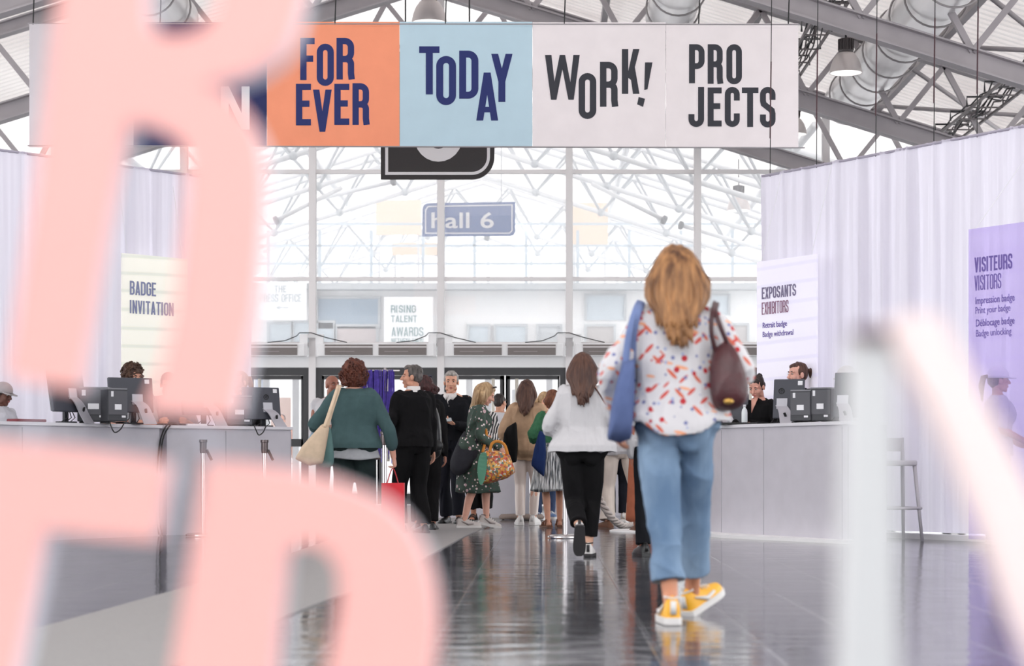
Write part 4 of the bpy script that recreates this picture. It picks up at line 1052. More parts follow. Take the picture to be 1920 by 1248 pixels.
c = (GX(978, 25.0), 25.0, 0.008); tag(MB().lathe([(0, 0), (.28, 0), (.29, .03), (.26, .06), (0, .06)], c, 32).build('floor_disc', mat('disc_brown', (128, 112, 104), .7), None, True), 'brownish round base on the floor behind the beige blouse woman', 'floor disc')
# white bar stool beside the curtain
X, d = GX(1674, 18.1), 18.1; t = thing('bar_stool', 'white bar stool with backrest beside the right curtain, partly behind the pale stem', 'stool', (X, d, .0), R(14)); M = local(t)
def sp(q, nm, m=mat('stool_white', (190, 186, 192), .45), **k): q.xform(M); return q.build(nm, m, t, **k)
sp(MB().box((0, 0, .71), (.34, .34, .05)), 'seat', bevel=.015)
rings = []
for i in range(9):
    a = -1 + 2 * i / 8; x = .185 * a; y = .17 + .03 * (1 - a * a)
    rings.append([Vector((x, y, .82)), Vector((x, y + .02, .82)), Vector((x, y + .035, .945)), Vector((x, y + .015, .945))])
sp(MB().loft(rings), 'backrest')
for sx in (-1, 1):
    sp(MB().tube([(sx * .15, -.14, .7), (sx * .2, -.2, 0)], [.018, .015], 10), 'leg', smooth=True)
    sp(MB().tube([(sx * .185, .2, .945), (sx * .165, .15, .7), (sx * .2, .21, 0)], [.014, .02, .015], 10), 'leg', smooth=True)
for z, sc in ((.3, .205),): 
    q = MB()
    for a, b in (((-1, -1), (1, -1)), ((1, -1), (1, 1)), ((1, 1), (-1, 1)), ((-1, 1), (-1, -1))): q.tube([(a[0] * .195, a[1] * .19, z), (b[0] * .195, b[1] * .19, z)], .012, 8)
    sp(q, 'footrest', smooth=True)
# lanyard stand beyond the grey-haired man
X, d = GX(722, 27), 27.0; t = thing('lanyard_stand', 'stand hung with a mass of violet lanyards left of the grey-haired man', 'lanyard stand', (X, d, 0))
MB().tube([(X, d, 0), (X, d, 2.02)], .02, 8).build('pole', chrome, t, True); MB().lathe([(0, 0), (.25, 0), (.25, .02), (0, .02)], (X, d, 0.008), 24).build('base', chrome, t)
MB().tube([(X - .35, d, 1.98), (X + .2, d, 1.98)], .014, 8).build('crossbar', chrome, t, True)
q = MB(); g = random.Random(11)
for k in range(130):
    x = X + g.uniform(-.34, .12) + (.0 if k < 100 else g.uniform(.0, .14)); z0 = 1.99 if k < 100 else 1.7; l = g.uniform(.5, 1.0); y = d + g.uniform(-.06, .06)
    q.bar((x, y, z0), (x + g.uniform(-.03, .03), y, z0 - l), .012, .003, (0, 1, 0))
o = q.build('lanyards', mat('lanyard_violet', (76, 56, 160), .6, noise=.3, nscale=20), t); o['kind'] = 'stuff'
# ------------------------------------------------------------------ people
def V3(p): return Vector(p)
def sstep(x, a, b):
    t = min(1, max(0, (x - a) / (b - a))); return t * t * (3 - 2 * t)
def ring(cx, cy, z, rx, ry, n=28, e=2.3):
    out = []
    for j in range(n):
        a = 2 * PI * j / n; c, s = math.cos(a), math.sin(a)
        out.append(Vector((cx + rx * math.copysign(abs(c) ** (2 / e), c), cy + ry * math.copysign(abs(s) ** (2 / e), s), z)))
    return out
# (z, half width, half depth, forward offset) for a 1.70 m figure
FEM = [(.79, .07, .06, 0), (.83, .15, .1, -.005), (.88, .176, .118, -.012), (.94, .172, .115, -.012), (1.02, .147, .1, 0), (1.09, .133, .094, .006), (1.17, .142, .104, .012), (1.25, .155, .118, .02), (1.32, .162, .108, .008), (1.375, .165, .09, -.006), (1.41, .14, .072, -.012), (1.435, .09, .06, -.012), (1.455, .058, .056, -.008)]
MAL = [(.79, .07, .06, 0), (.83, .145, .1, 0), (.88, .168, .118, -.008), (.94, .166, .116, -.005), (1.02, .158, .11, .002), (1.09, .158, .108, .004), (1.17, .168, .114, .008), (1.25, .182, .122, .01), (1.32, .192, .116, .002), (1.375, .19, .098, -.008), (1.415, .158, .08, -.012), (1.44, .1, .066, -.012), (1.46, .066, .062, -.008)]
def prof(tab, z):
    for a, b in zip(tab[:-1], tab[1:]):
        if z <= b[0]:
            t = (z - a[0]) / (b[0] - a[0]); t = max(0, t)
            return [a[i] + (b[i] - a[i]) * t for i in range(4)]
    return list(tab[-1])
def ik(a, b, l1, l2, bend):
    a, b = V3(a), V3(b); d = b - a; L = min(d.length, (l1 + l2) * .999); u = d.normalized()
    x = (l1 * l1 - l2 * l2 + L * L) / (2 * L); h = math.sqrt(max(0, l1 * l1 - x * x))
    w = V3(bend); w = w - u * w.dot(u); w.normalize()
    return a + u * x + w * h

class Person:
    """joints are given for a 1.70 m figure standing at the origin and looking along +y; scaled to h afterwards"""
    def __init__(s, label, x, d, heading, h=1.65, male=False, fat=1.0, lean=0, turn=(0, 0, 0), pose=None, skin=(222, 170, 145), vox=.008, z=0.0, face=True, hide=False):
        s.t = thing('person', label, 'person', (GX(x, d), d, z), R(heading)); s.M = world_matrix(s.t)
        s.k = h / 1.70; s.male = male; s.tab = [(z_, rx * fat, ry * (fat ** .8), o) for z_, rx, ry, o in (MAL if male else FEM)]
        s.fat = fat; s.lean = lean; s.turn = turn; s.vox = vox; s.face = face
        s.skin = mat('skin_%d_%d_%d' % tuple(skin), skin, .55, noise=.05, nscale=25); s.p = dict(pose or {})
        p = s.p; sw = .178 if male else .155
        s.sh = {q: s.bend((sg * sw, -.012, 1.375)) for q, sg in (('L', -1), ('R', 1))}
        for q, sg in (('L', -1), ('R', 1)):
            p.setdefault(q + 'wr', (sg * (.235 if male else .215), .04, .83))
            wr = V3(p[q + 'wr']); p[q + 'wr'] = wr
            el = p.get(q + 'el'); p[q + 'el'] = V3(el) if el else ik(s.sh[q], wr, .285, .255, p.get(q + 'bend', (sg * .5, -1, -.2)))
            p.setdefault(q + 'an', (sg * .085, -.02, .085)); an = V3(p[q + 'an']); p[q + 'an'] = an
            s.p[q + 'hip'] = V3((sg * .088, 0, .89))
            kn = p.get(q + 'kn'); p[q + 'kn'] = V3(kn) if kn else ik(s.p[q + 'hip'], an, .42, .40, (sg * .08, 1, 0))
            p.setdefault(q + 'ft', (sg * -8, 0))
        nk = s.bend((0, -.01, 1.45)); up = s.bend((0, -.01, 1.55)) - nk
        s.nk = nk; yaw, pit, rol = turn
        s.HM = Matrix.Translation(nk + up * .2) @ Matrix.Rotation(R(yaw), 4, 'Z') @ Matrix.Rotation(R(-lean * .5 - pit), 4, 'X') @ Matrix.Rotation(R(rol), 4, 'Y') @ Matrix.Translation((0, .02, .113))
    def bend(s, p):
        p = V3(p); a = R(-s.lean * sstep(p.z, .86, 1.12))
        c = V3((0, 0, .93)); return c + Matrix.Rotation(a, 3, 'X') @ (p - c)
    def emit(s, me, name, m, par=None, smooth=True, sharp=None):
        me.transform(Matrix.Scale(s.k, 4)); return link_mesh(name, me, m, par or s.t, smooth, 0, sharp)
    def sub(s, mb, name, m, par=None, smooth=True, sharp=None): return s.emit(mb.mesh(name), name, m, par, smooth, sharp)
    def torso(s, q, z0, z1, inf=0.0, hem=None, n=28, extra=0.0):
        zs = [z0] + [r[0] for r in s.tab if z0 + .02 < r[0] < z1 - .01] + [z1]; rings = []
        for z in zs:
            _, rx, ry, o = prof(s.tab, z); i = inf * (1 - .75 * sstep(z, 1.36, 1.45))
            if hem is not None: i += hem * (1 - sstep(z, z0, z0 + .3))
            w = extra * (1 - sstep(z, 1.2, 1.35)) * sstep(z, z0 - .3, z0 + .02)
            rings.append([s.bend(v) for v in ring(0, o, z, rx + i + w, ry + i * .9 + w * .8, n)])
        q.loft(rings)
    def limb(s, q, pts, rad, n=14): 
        pp = catmull(pts, n=5); m = len(pp); rr = []
        for i in range(m):
            f = i / (m - 1) * (len(rad) - 1); a = int(min(f, len(rad) - 2)); f -= a; rr.append(rad[a] * (1 - f) + rad[a + 1] * f)
        q.tube(pp, rr, n, rnd_caps=True)
    def arm_pts(s, q, frac=2.0):
        a, b, c = s.sh[q], s.p[q + 'el'], s.p[q + 'wr']
        if frac >= 1: return [a, (a + b) / 2, b, b + (c - b) * (frac - 1)] if frac > 1.05 else [a, (a + b) / 2, b]
        return [a, a + (b - a) * frac * .5, a + (b - a) * frac]
    def hand(s, q, side):
        el, wr = s.p[side + 'el'], s.p[side + 'wr']; hd = s.p.get(side + 'hd', {}); sg = -1 if side == 'L' else 1
        d = V3(hd.get('dir', wr - el)).normalized(); pn = V3(hd.get('palm', (-sg, .15, 0))); pn = (pn - d * pn.dot(d)).normalized()
        ac = d.cross(pn).normalized()                      # across the palm; the thumb side is forward by default
        if ac.y < 0: ac = -ac
        if 'thumb' in hd and ac.dot(V3(hd['thumb'])) < 0: ac = -ac
        cu = hd.get('curl', .35); w0 = wr; kn = wr + d * .085
        q.tube([w0 - d * .015, w0 + d * .02, w0 + d * .055, kn], [(.026, .02), (.032, .018), (.04, .017), (.037, .014)], 12, up=pn, rnd_caps=True)
        for i, (o, l) in enumerate(((.029, .068), (.0098, .078), (-.0095, .072), (-.0285, .056))):
            b = kn + ac * o - d * .006; a1 = cu * (.9 + .12 * i); dd = d * math.cos(a1) + pn * math.sin(a1); m_ = b + dd * l * .46 + ac * o * .1
            a2 = cu * 2.1 * (.9 + .1 * i); d2 = d * math.cos(a2) + pn * math.sin(a2); e = m_ + d2 * l * .34
            a3 = cu * 2.9; d3 = d * math.cos(a3) + pn * math.sin(a3); q.tube([b, m_, e, e + d3 * l * .22], [.0092, .0088, .0078, .0068], 8, up=ac, rnd_caps=True)
        b = wr + d * .025 + ac * .028; c = b + d * .03 + ac * .022 + pn * .012; q.tube([b - d * .01 - ac * .01, b, c, c + d * .03 + ac * (.006 - cu * .01) + pn * (.006 + cu * .02)], [.014, .0135, .0105, .008], 8, rnd_caps=True)
    def body(s, skirt=False, barefoot=False):
        q = MB(); t = s.tab
        s.torso(q, .83, 1.455, -.026)
        q.tube([s.bend((0, -.012, 1.40)), s.nk, s.HM @ V3((0, -.022, -.05))], [.058, .05 if not s.male else .057, .05 if not s.male else .056], 16, up=(0, 1, 0))
        for sd in 'LR':
            a, b, c = s.sh[sd], s.p[sd + 'el'], s.p[sd + 'wr']; f = 1.0 if not s.male else 1.14
            s.limb(q, [a, a + (b - a) * .5, b, b + (c - b) * .3, c], [v * f for v in (.046, .042, .036, .037, .026)])
            s.hand(q, sd)
            hp, kn, an = s.p[sd + 'hip'], s.p[sd + 'kn'], s.p[sd + 'an']
            s.limb(q, [hp, hp + (kn - hp) * .5, kn, kn + (an - kn) * .32 + V3((0, -.012, 0)), an + (kn - an) * .15, an], [.066, .062, .047, .051, .036, .034])
            fy, fp = s.p[sd + 'ft']; FM = Matrix.Translation(an) @ Matrix.Rotation(R(fy), 4, 'Z') @ Matrix.Rotation(R(fp), 4, 'X')
            q.tube([FM @ V3(p) for p in ((0, -.045, -.045), (0, 0, -.042), (0, .06, -.052), (0, .12, -.062), (0, .16, -.066))], [(.028, .03), (.032, .034), (.036, .028), (.04, .018), (.03, .013)], 12, up=(0, 0, 1), rnd_caps=True)
        # head
        H_ = lambda v: s.HM @ V3(v); rot = s.HM.to_3x3(); E = lambda c, r, rr=None: q.ell(H_(c), r, rot if rr is None else rot @ rr)
        mk = 1.0 if s.male else .95
        E((0, -.016, .03), (.074, .092, .086)); E((0, .022, -.03), (.061 * mk, .064, .078)); E((0, .045, -.085), (.032 * mk, .032, .025)); E((0, .058, -.1), (.022, .02, .015))
        for sg in (-1, 1):
            E((sg * .034, .05, -.028), (.026, .03, .028)); E((sg * .076, -.012, -.012), (.011, .021, .031)); E((sg * .03, .064, .026), (.026, .015, .009)); E((sg * .052, .01, -.075), (.014 * mk, .03, .022))
        q.tube([H_((0, .074, .02)), H_((0, .09, -.004)), H_((0, .103, -.026))], [.009, .0105, .0135], 8, rnd_caps=True); E((0, .086, -.03), (.017, .012, .009))
        E((0, .079, -.056), (.023, .01, .0065)); E((0, .078, -.067), (.02, .01, .007))
        me = remesh(q, s.vox * .75, 3); s.b = s.emit(me, 'body', s.skin)
        if s.face:
            W_ = mat('eye_white', (186, 174, 168), .4); D_ = mat('eye_dark', (44, 34, 30), .3)
            for sg in (-1, 1):
                e = MB(); e.ell(H_((sg * .031, .073, .006)), (.0135, .009, .0058), rot); ey = s.sub(e, 'eye', W_, s.b)
                e = MB(); e.ell(H_((sg * .031, .0785, .006)), (.0072, .005, .0062), rot); s.sub(e, 'iris', D_, s.b)
                e = MB(); e.tube([H_((sg * .05, .066, .026)), H_((sg * .032, .078, .031)), H_((sg * .014, .079, .026))], [.003, .0045, .003], 6); s.sub(e, 'eyebrow', getattr(s, 'brow', D_), s.b)
            e = MB(); e.ell(H_((0, .0845, -.0565)), (.021, .0065, .004), rot); e.ell(H_((0, .0835, -.0655)), (.017, .0065, .0045), rot); s.sub(e, 'lips', mat('lips', (178, 96, 92), .5), s.b)
        return s
    # ---------------- clothing
    def top(s, m, hem=.86, sleeve=2.0, loose=.018, hemflare=.0, sl=(.062, .056, .05), fold_amp=.007, ff=(24, 24, 13), tail=0.0, neck=1.45, name='top', extra=0.0, shrug=.0, vox=None, cuff=None, seed=None):
        q = MB(); s.torso(q, hem, neck, loose, hemflare, extra=extra)
        for sd in 'LR':
            pts = s.arm_pts(sd, sleeve); a, b = pts[0], pts[1]
            inner = s.bend((.08 if sd == 'R' else -.08, -.012, 1.36))
            r = list(sl); s.limb(q, [inner] + pts, [r[0] * .95, r[0]] + ([r[1], r[1], r[2]] if len(pts) == 4 else [r[1], r[2]]))
        me = remesh(q, vox or s.vox, 5)
        sd_ = seed if seed is not None else (hash(s.t['label']) % 997 if False else int(sum(map(ord, s.t['label']))) % 997)
        wrinkle(me, fold_amp * 1.5, ff, sd_)
        if tail:
            co = get_co(me); k = np.clip((hem + .16 - co[:, 2]) / .16, 0, 1); rx = np.abs(co[:, 0]).max() if not tail else .19
            co[:, 2] -= tail * k * (1 - np.clip(np.abs(co[:, 0]) / .17, 0, 1) ** 2); set_co(me, co)
        o = s.emit(me, name, m)
        if cuff:
            for sd in 'LR':
                pts = s.arm_pts(sd, sleeve); e = MB(); dd = (pts[-1] - pts[-2]).normalized(); e.tube([pts[-1] - dd * .015, pts[-1] + dd * .03], sl[2] * 1.05, 16); s.sub(e, 'cuff', cuff, o)
        return o
    def collar(s, m, r=.064, up=.022, v=0.0):
        if v: r, up = .06, .01
        q = MB(); rings = []
        for z, k in ((1.425, 1.12), (1.45, 1.0), (1.45 + up, .98), (1.45 + up, .9), (1.44, .88)):
            rings.append([s.bend(p + V3((0, -.012 + .02 * max(0, math.sin(2 * PI * j / 24)) , -.035 * max(0, math.sin(2 * PI * j / 24))))) for j, p in enumerate(ring(0, 0, z, r * k, r * k * .98, 24, 2))])
        q.loft(rings, False)
        c = s.sub(q, 'collar', m)
        if v:
            e = MB(); pts = [s.bend(p) for p in ((-.06, .05, 1.45), (.06, .05, 1.45), (.0, .118, 1.30))]
            e.prism(pts, s.bend((0, .02, 1.4)) - s.bend((0, 0, 1.4))); s.sub(e, 'shirt_front', m)
            for sg in (-1, 1):
                e = MB(); e.prism([s.bend(p) for p in ((sg * .066, .03, 1.47), (sg * .012, .082, 1.425), (sg * .04, .11, 1.375), (sg * .075, .07, 1.42))], s.bend((0, .012, 1.4)) - s.bend((0, 0, 1.4))); s.sub(e, 'collar_wing', m, c)
    def trousers(s, m, top=1.0, leg=(.095, .074, .068, .066), end=.0, inf=.01, fold_amp=.006, ff=(20, 20, 7), name='trousers', seat=0.0):
        q = MB(); s.torso(q, .80, top, inf)
        for sd in 'LR':
            hp, kn, an = s.p[sd + 'hip'], s.p[sd + 'kn'], s.p[sd + 'an']; sg = -1 if sd == 'L' else 1
            e = kn + (an - kn) * (1 - end)
            rr = list(leg); pts = catmull([hp + V3((0, -.005, .02)), hp + (kn - hp) * .5 + V3((0, -.008, 0)), kn, (kn + e) / 2 + V3((0, -.008, 0)), e], n=5); mlen = len(pts); rad = []
            tab = [rr[0], (rr[0] + rr[1]) / 2 + .004, rr[1], rr[2], rr[3]]
            for i in range(mlen):
                f = i / (mlen - 1) * 4; a = int(min(f, 3)); f -= a; rad.append(tab[a] * (1 - f) + tab[a + 1] * f)
            q.tube(pts, rad, 18)
        if seat:
            for sg in (-1, 1): q.ell((sg * .075, -.075, .86), (.088, .07, .1))
        me = remesh(q, s.vox, 4); wrinkle(me, fold_amp * 1.4, ff, 5 + len(s.t['label'])); return s.emit(me, name, m)
    def skirt(s, m, top=1.02, bottom=.4, r0=.15, r1=.26, pleats=0, amp=.0, name='skirt', shift=(0, 0), ry=.78):
        q = MB(); n = max(64, pleats * 6); rings = []; g = random.Random(len(s.t['label']))
        ph = [g.uniform(0, 6) for _ in range(4)]
        for j in range(17):
            k = j / 16; z = top + (bottom - top) * k; r = r0 + (r1 - r0) * (k ** .8); pts = []
            if k < .25: r = max(r, prof(s.tab, z)[1] + .012)
            for i in range(n):
                a = 2 * PI * i / n; w = 1 + (amp * (math.sin(a * pleats + .5 * math.sin(k * 3)) if pleats else .6 * math.sin(a * 5 + ph[0]) + .4 * math.sin(a * 9 + ph[1] + k * 2)) * min(1, k * 2.2 + .15))
                pts.append(s.bend((r * w * math.cos(a) + shift[0] * k, r * w * ry * math.sin(a) + shift[1] * k - .005, z + (.012 * math.sin(a * 3 + ph[2]) if j == 16 else 0))))
            rings.append(pts)
        q.loft(rings); return s.sub(q, name, m)
    def shoes(s, m, sole=None, kind='sneaker', sole_h=.028, accent=None):
        for sd in 'LR':
            an = s.p[sd + 'an']; fy, fp = s.p[sd + 'ft']
            FM = Matrix.Translation(an) @ Matrix.Rotation(R(fy), 4, 'Z') @ Matrix.Rotation(R(fp), 4, 'X'); zb = -.085
            prof_ = [(-.075, .022, .05), (-.066, .034, .085), (-.03, .039, .1), (.02, .04, .088), (.06, .043, .068), (.11, .048, .052), (.155, .045, .042), (.185, .034, .034), (.198, .014, .026)]
            if kind == 'flat': prof_ = [(y, w * .9, h * .75) for y, w, h in prof_]
            if kind == 'sandal': prof_ = [(y, w * .9, .012) for y, w, h in prof_]
            base = zb + sole_h
            def rr(y, w, h, z0): return [FM @ V3((w * c, y, z0 + (h * max(0, sn) ** .8 if sn > 0 else .0))) for c, sn in ((math.cos(2 * PI * j / 20), math.sin(2 * PI * j / 20)) for j in range(20))]
            q = MB(); q.loft([rr(y, w, h, base - .004) for y, w, h in prof_]); sh = s.sub(q, 'shoe', m, None, True, 60)
            q = MB(); q.loft([[FM @ V3((w2, y, z_)) for w2, z_ in ((-w - .005, zb), (w + .005, zb), (w + .006, base), (-w - .006, base))] for y, w in ((-.082, .02), (-.07, .034), (-.02, .038), (.05, .042), (.11, .048), (.155, .046), (.19, .034), (.206, .012))]); s.sub(q, 'sole', sole or m, sh, True, 40)
            if kind == 'sneaker':
                q = MB(); q.box(FM @ V3((0, -.078, base + .045)), (.026, .012, .06), FM.to_3x3()); q.tube([FM @ V3((-.036, -.03, base + .09)), FM @ V3((0, -.066, base + .085)), FM @ V3((.036, -.03, base + .09)), FM @ V3((0, .02, base + .088)), FM @ V3((-.036, -.03, base + .09))], .0045, 6)
                s.sub(q, 'heel_tab', accent or sole or m, sh)
                q = MB()
                for i in range(4):
                    y = .03 + .026 * i; h = base + .088 - .011 * i - .004; q.tube([FM @ V3((-.026, y, h - .014)), FM @ V3((0, y + .006, h + .002)), FM @ V3((.026, y, h - .014))], .004, 5)
                s.sub(q, 'laces', mat('laces', (240, 238, 236), .7), sh)
                if accent:
                    for sg in (-1, 1):
                        q = MB(); q.tube([FM @ V3((sg * .044, .11, base + .022)), FM @ V3((sg * .046, .05, base + .014)), FM @ V3((sg * .041, -.03, base + .052))], [.008, .012, .004], 6); s.sub(q, 'side_stripe', accent, sh)
            if kind == 'sandal':
                q = MB()
                for y, h in ((.1, .05), (.055, .07), (-.01, .095)): q.tube([FM @ V3((-.045, y, base)), FM @ V3((-.034, y, base + h * .75)), FM @ V3((0, y, base + h)), FM @ V3((.034, y, base + h * .75)), FM @ V3((.045, y, base))], .009, 6)
                s.sub(q, 'strap', m, sh)
    # ---------------- hair
    def hair(s, kind, m, length=.3, n=90, seed=1, wide=1.0, vox=None, jit=1.0):
        q = MB(); rot = s.HM.to_3x3(); H_ = lambda v: s.HM @ V3(v); g = random.Random(seed)
        E = lambda c, r: q.ell(H_(c), r, rot)
        short = kind in ('short', 'bun', 'pony', 'crop')
        th = .0 if short else .012
        E((0, -.03, .042), (.081 + th, .092 + th, .084 + th))
        E((0, -.058, -.005 if not short else .005), (.072 + th, .062 + th, .08))
        if kind != 'crop':
            E((0, .024, .086), (.062, .05, .036)) if kind not in ('bun', 'pony') else E((0, .012, .074), (.064, .056, .04))
        for sg in (-1, 1): E((sg * .062, -.018, .03 if short else .01), (.022 + th, .05, .05 if short else .07))
        if kind == 'bun': E((.0, -.118, .075), (.036, .034, .036))
        if kind == 'pony': q.tube([H_((0, -.11, .04)), H_((0, -.16, .03)), H_((0, -.18, -.06)), H_((0, -.165, -.2))], [.02, .034, .032, .012], 10, rnd_caps=True)
        if kind == 'curly' and wide > 1.2:
            E((0, -.035, .03), (.118, .115, .095)); E((0, -.05, -.05), (.132, .1, .085)); E((-.05, -.05, -.085), (.07, .085, .045)); E((.05, -.05, -.085), (.07, .085, .045))
        if kind == 'curly': 
            for i in range(n):
                a, b = g.uniform(-1, 1), g.uniform(0, 2 * PI); c = V3((math.cos(b) * math.sqrt(1 - a * a) * .093, -.028 + math.sin(b) * math.sqrt(1 - a * a) * .1, .035 + a * .095))
                if c.y > .045 and c.z < .06: continue
                q.ell(H_(c), g.uniform(.018, .03), nu=8, nv=6)
        long_ = kind in ('long', 'bob')
        up = Vector((0, 0, 1))
        if long_:
            # curtain of hair hanging behind and beside the face
            w = .1 * wide; rings = []
            for j in range(9):
                k = j / 8; z = .06 - (length * (.93 if kind == 'long' else 1) + .06) * k
                wx = w * (1 + (.22 * wide * k if kind == 'bob' else .1 * math.sin(k * 2.6)) - (.86 * k ** 2.2 if kind == 'long' else 0)); c0 = H_((0, 0, 0))
                base = H_((0, -.06, .06)); bk = (.085 if kind == 'long' else .02) * sstep(-z, .04, .2); dirb = rot @ V3((0, -1, 0)); p = Vector((base.x + dirb.x * bk, base.y + dirb.y * bk, base.z + (z - .06)))
                rr_ = []
                for i in range(24):
                    a = 2 * PI * i / 24; v = rot @ V3((wx * math.cos(a), (.05 if kind == 'long' else .075) * math.sin(a) * (1 - .35 * k), 0)); rr_.append(p + v)
                rings.append(rr_)
            q.loft(rings)
        me = remesh(q, vox or s.vox * .8, 3)
        if kind == 'curly': wrinkle(me, .010, 95, seed); wrinkle(me, .005, 220, seed + 1)
        elif kind in ('crop', 'short'): wrinkle(me, .004, (90, 90, 60), seed)
        else: wrinkle(me, .006, (70, 70, 14), seed)
        o = s.emit(me, 'hair', m)
        if long_ and n:
            q = MB()
            for i in range(n):
                a = g.uniform(-PI * .93, PI * -.07) if kind == 'long' else g.uniform(-PI * 1.05, PI * .05); rx, ry = (.09 + th) * wide, .1
                x0, y0 = math.cos(a), math.sin(a)
                st = H_((x0 * .05, -.03 + y0 * .055, .108)); md = H_((x0 * .098 * wide ** .5, -.03 + y0 * .112, .02))
                L = length * g.uniform(.74, 1.05) - (.0 if kind == 'bob' else .14 * abs(x0) ** 2 * length / .4); jx = g.uniform(-.02, .02) * jit
                fl = (1.0 + (.35 * wide if kind == 'bob' else .02 + .14 * g.random())) * wide ** .5; c = H_((0, -.03, 0))
                e1 = Vector((c.x, c.y, 0)) + rot @ V3((x0 * .105 * fl + jx, y0 * .108 * (1.05), 0)); e1.z = md.z - (L * .5)
                if kind == 'long' and y0 < -.1: e1 += rot @ V3((0, -.028 * sstep(L, .1, .25), 0))
                e2 = Vector((c.x, c.y, 0)) + rot @ V3((x0 * .1 * fl * (.6 if kind == 'long' else 1) - jx * 1.4, y0 * .1 + (-.085 * sstep(L, .12, .28) if (kind == 'long' and y0 < -.1) else 0), 0)); e2.z = md.z - L
                pts = catmull([st, md, e1, e2], n=4); r = g.uniform(.007, .013)
                q.tube(pts, [r * (.5 + 1.1 * math.sin(PI * (.15 + .8 * k / (len(pts) - 1)))) if k < len(pts) - 1 else .0015 for k in range(len(pts))], 6)
            s.sub(q, 'locks', m, o)
        if kind == 'curly':
            q = MB()
            for i in range(n):
                a, b = g.uniform(-.9, 1), g.uniform(0, 2 * PI); rr_ = math.sqrt(1 - a * a); c = V3((math.cos(b) * rr_ * .108 * wide, -.028 + math.sin(b) * rr_ * .112, .035 + a * .108))
                if wide > 1.2: c = V3((math.cos(b) * (.13 - .03 * sstep(a, -.2, 1)) * max(rr_, .8 if a < 0 else 0), -.045 + math.sin(b) * .122 * max(rr_, .7 if a < 0 else 0), -.005 + a * .125))
                if c.y > .04 and c.z < .07: continue
                rad = g.uniform(.009, .016); t0 = g.uniform(0, 6); pts = [H_(c + V3((rad * math.cos(t0 + k * .9), rad * .6 * math.sin(t0 + k * 1.1), rad * math.sin(t0 + k * .9)))) for k in range(6)]
                q.tube(pts, .0045, 5)
            s.sub(q, 'curls', m, o)
        return o
    def cap(s, m):
        q = MB(); rot = s.HM.to_3x3(); H_ = lambda v: s.HM @ V3(v)
        pr = []
        for j in range(9):
            a = j / 8 * PI / 2; pr.append((math.cos(a), math.sin(a)))
        rings = [[H_((.093 * c * math.cos(2 * PI * i / 28), -.016 + .108 * c * math.sin(2 * PI * i / 28), .045 + .094 * z)) for i in range(28)] for c, z in [(1.0, -.25)] + pr[:-1] + [(.02, 1)]]
        q.loft(rings); c = s.sub(q, 'cap', m)
        q = MB(); top = []; bot = []
        for i in range(13):
            a = R(20 + 140 * i / 12); top.append((.088 * math.cos(a), -.016 + .1 * math.sin(a))); bot.append((.086 * math.cos(a), .02 + .15 * math.sin(a)))
        rings = [[H_((x, y, .032 - .2 * max(0, y - .08) ** 1 * .6 + dz)) for dz in (0, .006) for x, y in ((a if dz == 0 else b),)] for a, b in zip(top, top)]
        poly = [H_((x, y, .034)) for x, y in top] + [H_((x, y, .018)) for x, y in reversed(bot)]
        q.prism(poly, rot @ V3((0, 0, .007))); s.sub(q, 'visor', m, c)

def hang_bag(name, label, cat, pts_front, thick, m, strap=None, strap_m=None, strap_r=.012, group=None, sharp=False):
    """soft bag: outline in world points (roughly a vertical sheet), puffed to a thickness; straps as separate parts"""
    c = sum((V3(p) for p in pts_front), Vector()) / len(pts_front); low = min(p[2] for p in pts_front)
    t = thing(name, label, cat, (c.x, c.y, low), group=group)
    nrm = Vector()
    for i in range(len(pts_front)): nrm += (V3(pts_front[i]) - c).cross(V3(pts_front[(i + 1) % len(pts_front)]) - c)
    nrm.normalize(); o = catmull(pts_front, True, 4); rings = []
    if sharp:
        q = [V3(p) for p in pts_front]; o = []
        for i in range(len(q)):
            a, b = q[i], q[(i + 1) % len(q)]; o += [a + (b - a) * f for f in (.08, .36, .64, .92)]
    for k, sc in ((-1, .02), (-.96, .5), (-.8, .82), (-.5, .95), (0, 1.0), (.5, .95), (.8, .82), (.96, .5), (1, .02)):
        rings.append([c + (p - c) * sc + nrm * (k * thick / 2) for p in o])
    q = MB(); q.loft(rings); q.build('bag_body', m, t, True)
    for st in (strap or []):
        q = MB(); q.tube(catmull(st, n=6), [(strap_r, strap_r * .45)] * ((len(st) - 1) * 6 + 1), 8, up=(0, 1, 0)); q.build('strap', strap_m or m, t, True)
    return t
# ------------------------------------------------------------------ cloth prints
def blouse_mat():
    m, nt, b, out = node_mat('flowered_cloth'); g = NT(nt); c = lin((208, 205, 208))
    col = None
    layers = [((30, 14, 8), (0.2, .75, .1), .25, (206, 104, 80), .3), ((29, 13, 8), (0, -.8, .1), .25, (200, 84, 76), .35), ((31, 14, 8), (.1, 1.35, 0), .24, (228, 160, 124), .3), ((22, 22, 22), (0, .3, .5), .3, (184, 44, 52), .62), ((25, 25, 25), (.5, .2, .1), .23, (112, 116, 164), .55), ((27, 27, 27), (.1, .9, .7), .2, (160, 170, 204), .6)]
    col = c
    for sc, rot, thr, rgb, keep in layers:
        mp = g.n('ShaderNodeMapping'); mp.inputs['Scale'].default_value = sc; g.l(g.obj((1, 1, 1), rot), mp.inputs[0])
        v = g.tex('Voronoi', mp.outputs[0], 1.0); v.inputs['Randomness'].default_value = .85
        sp_ = g.n('ShaderNodeSeparateColor'); g.l(v.outputs['Color'], sp_.inputs[0])
        f = g.math('MULTIPLY', g.math('LESS_THAN', v.outputs['Distance'], thr), g.math('GREATER_THAN', sp_.outputs[0], keep))
        col = g.mix(f, col, lin(rgb))
    g.l(col, b.inputs['Base Color']); b.inputs['Roughness'].default_value = .8; return m
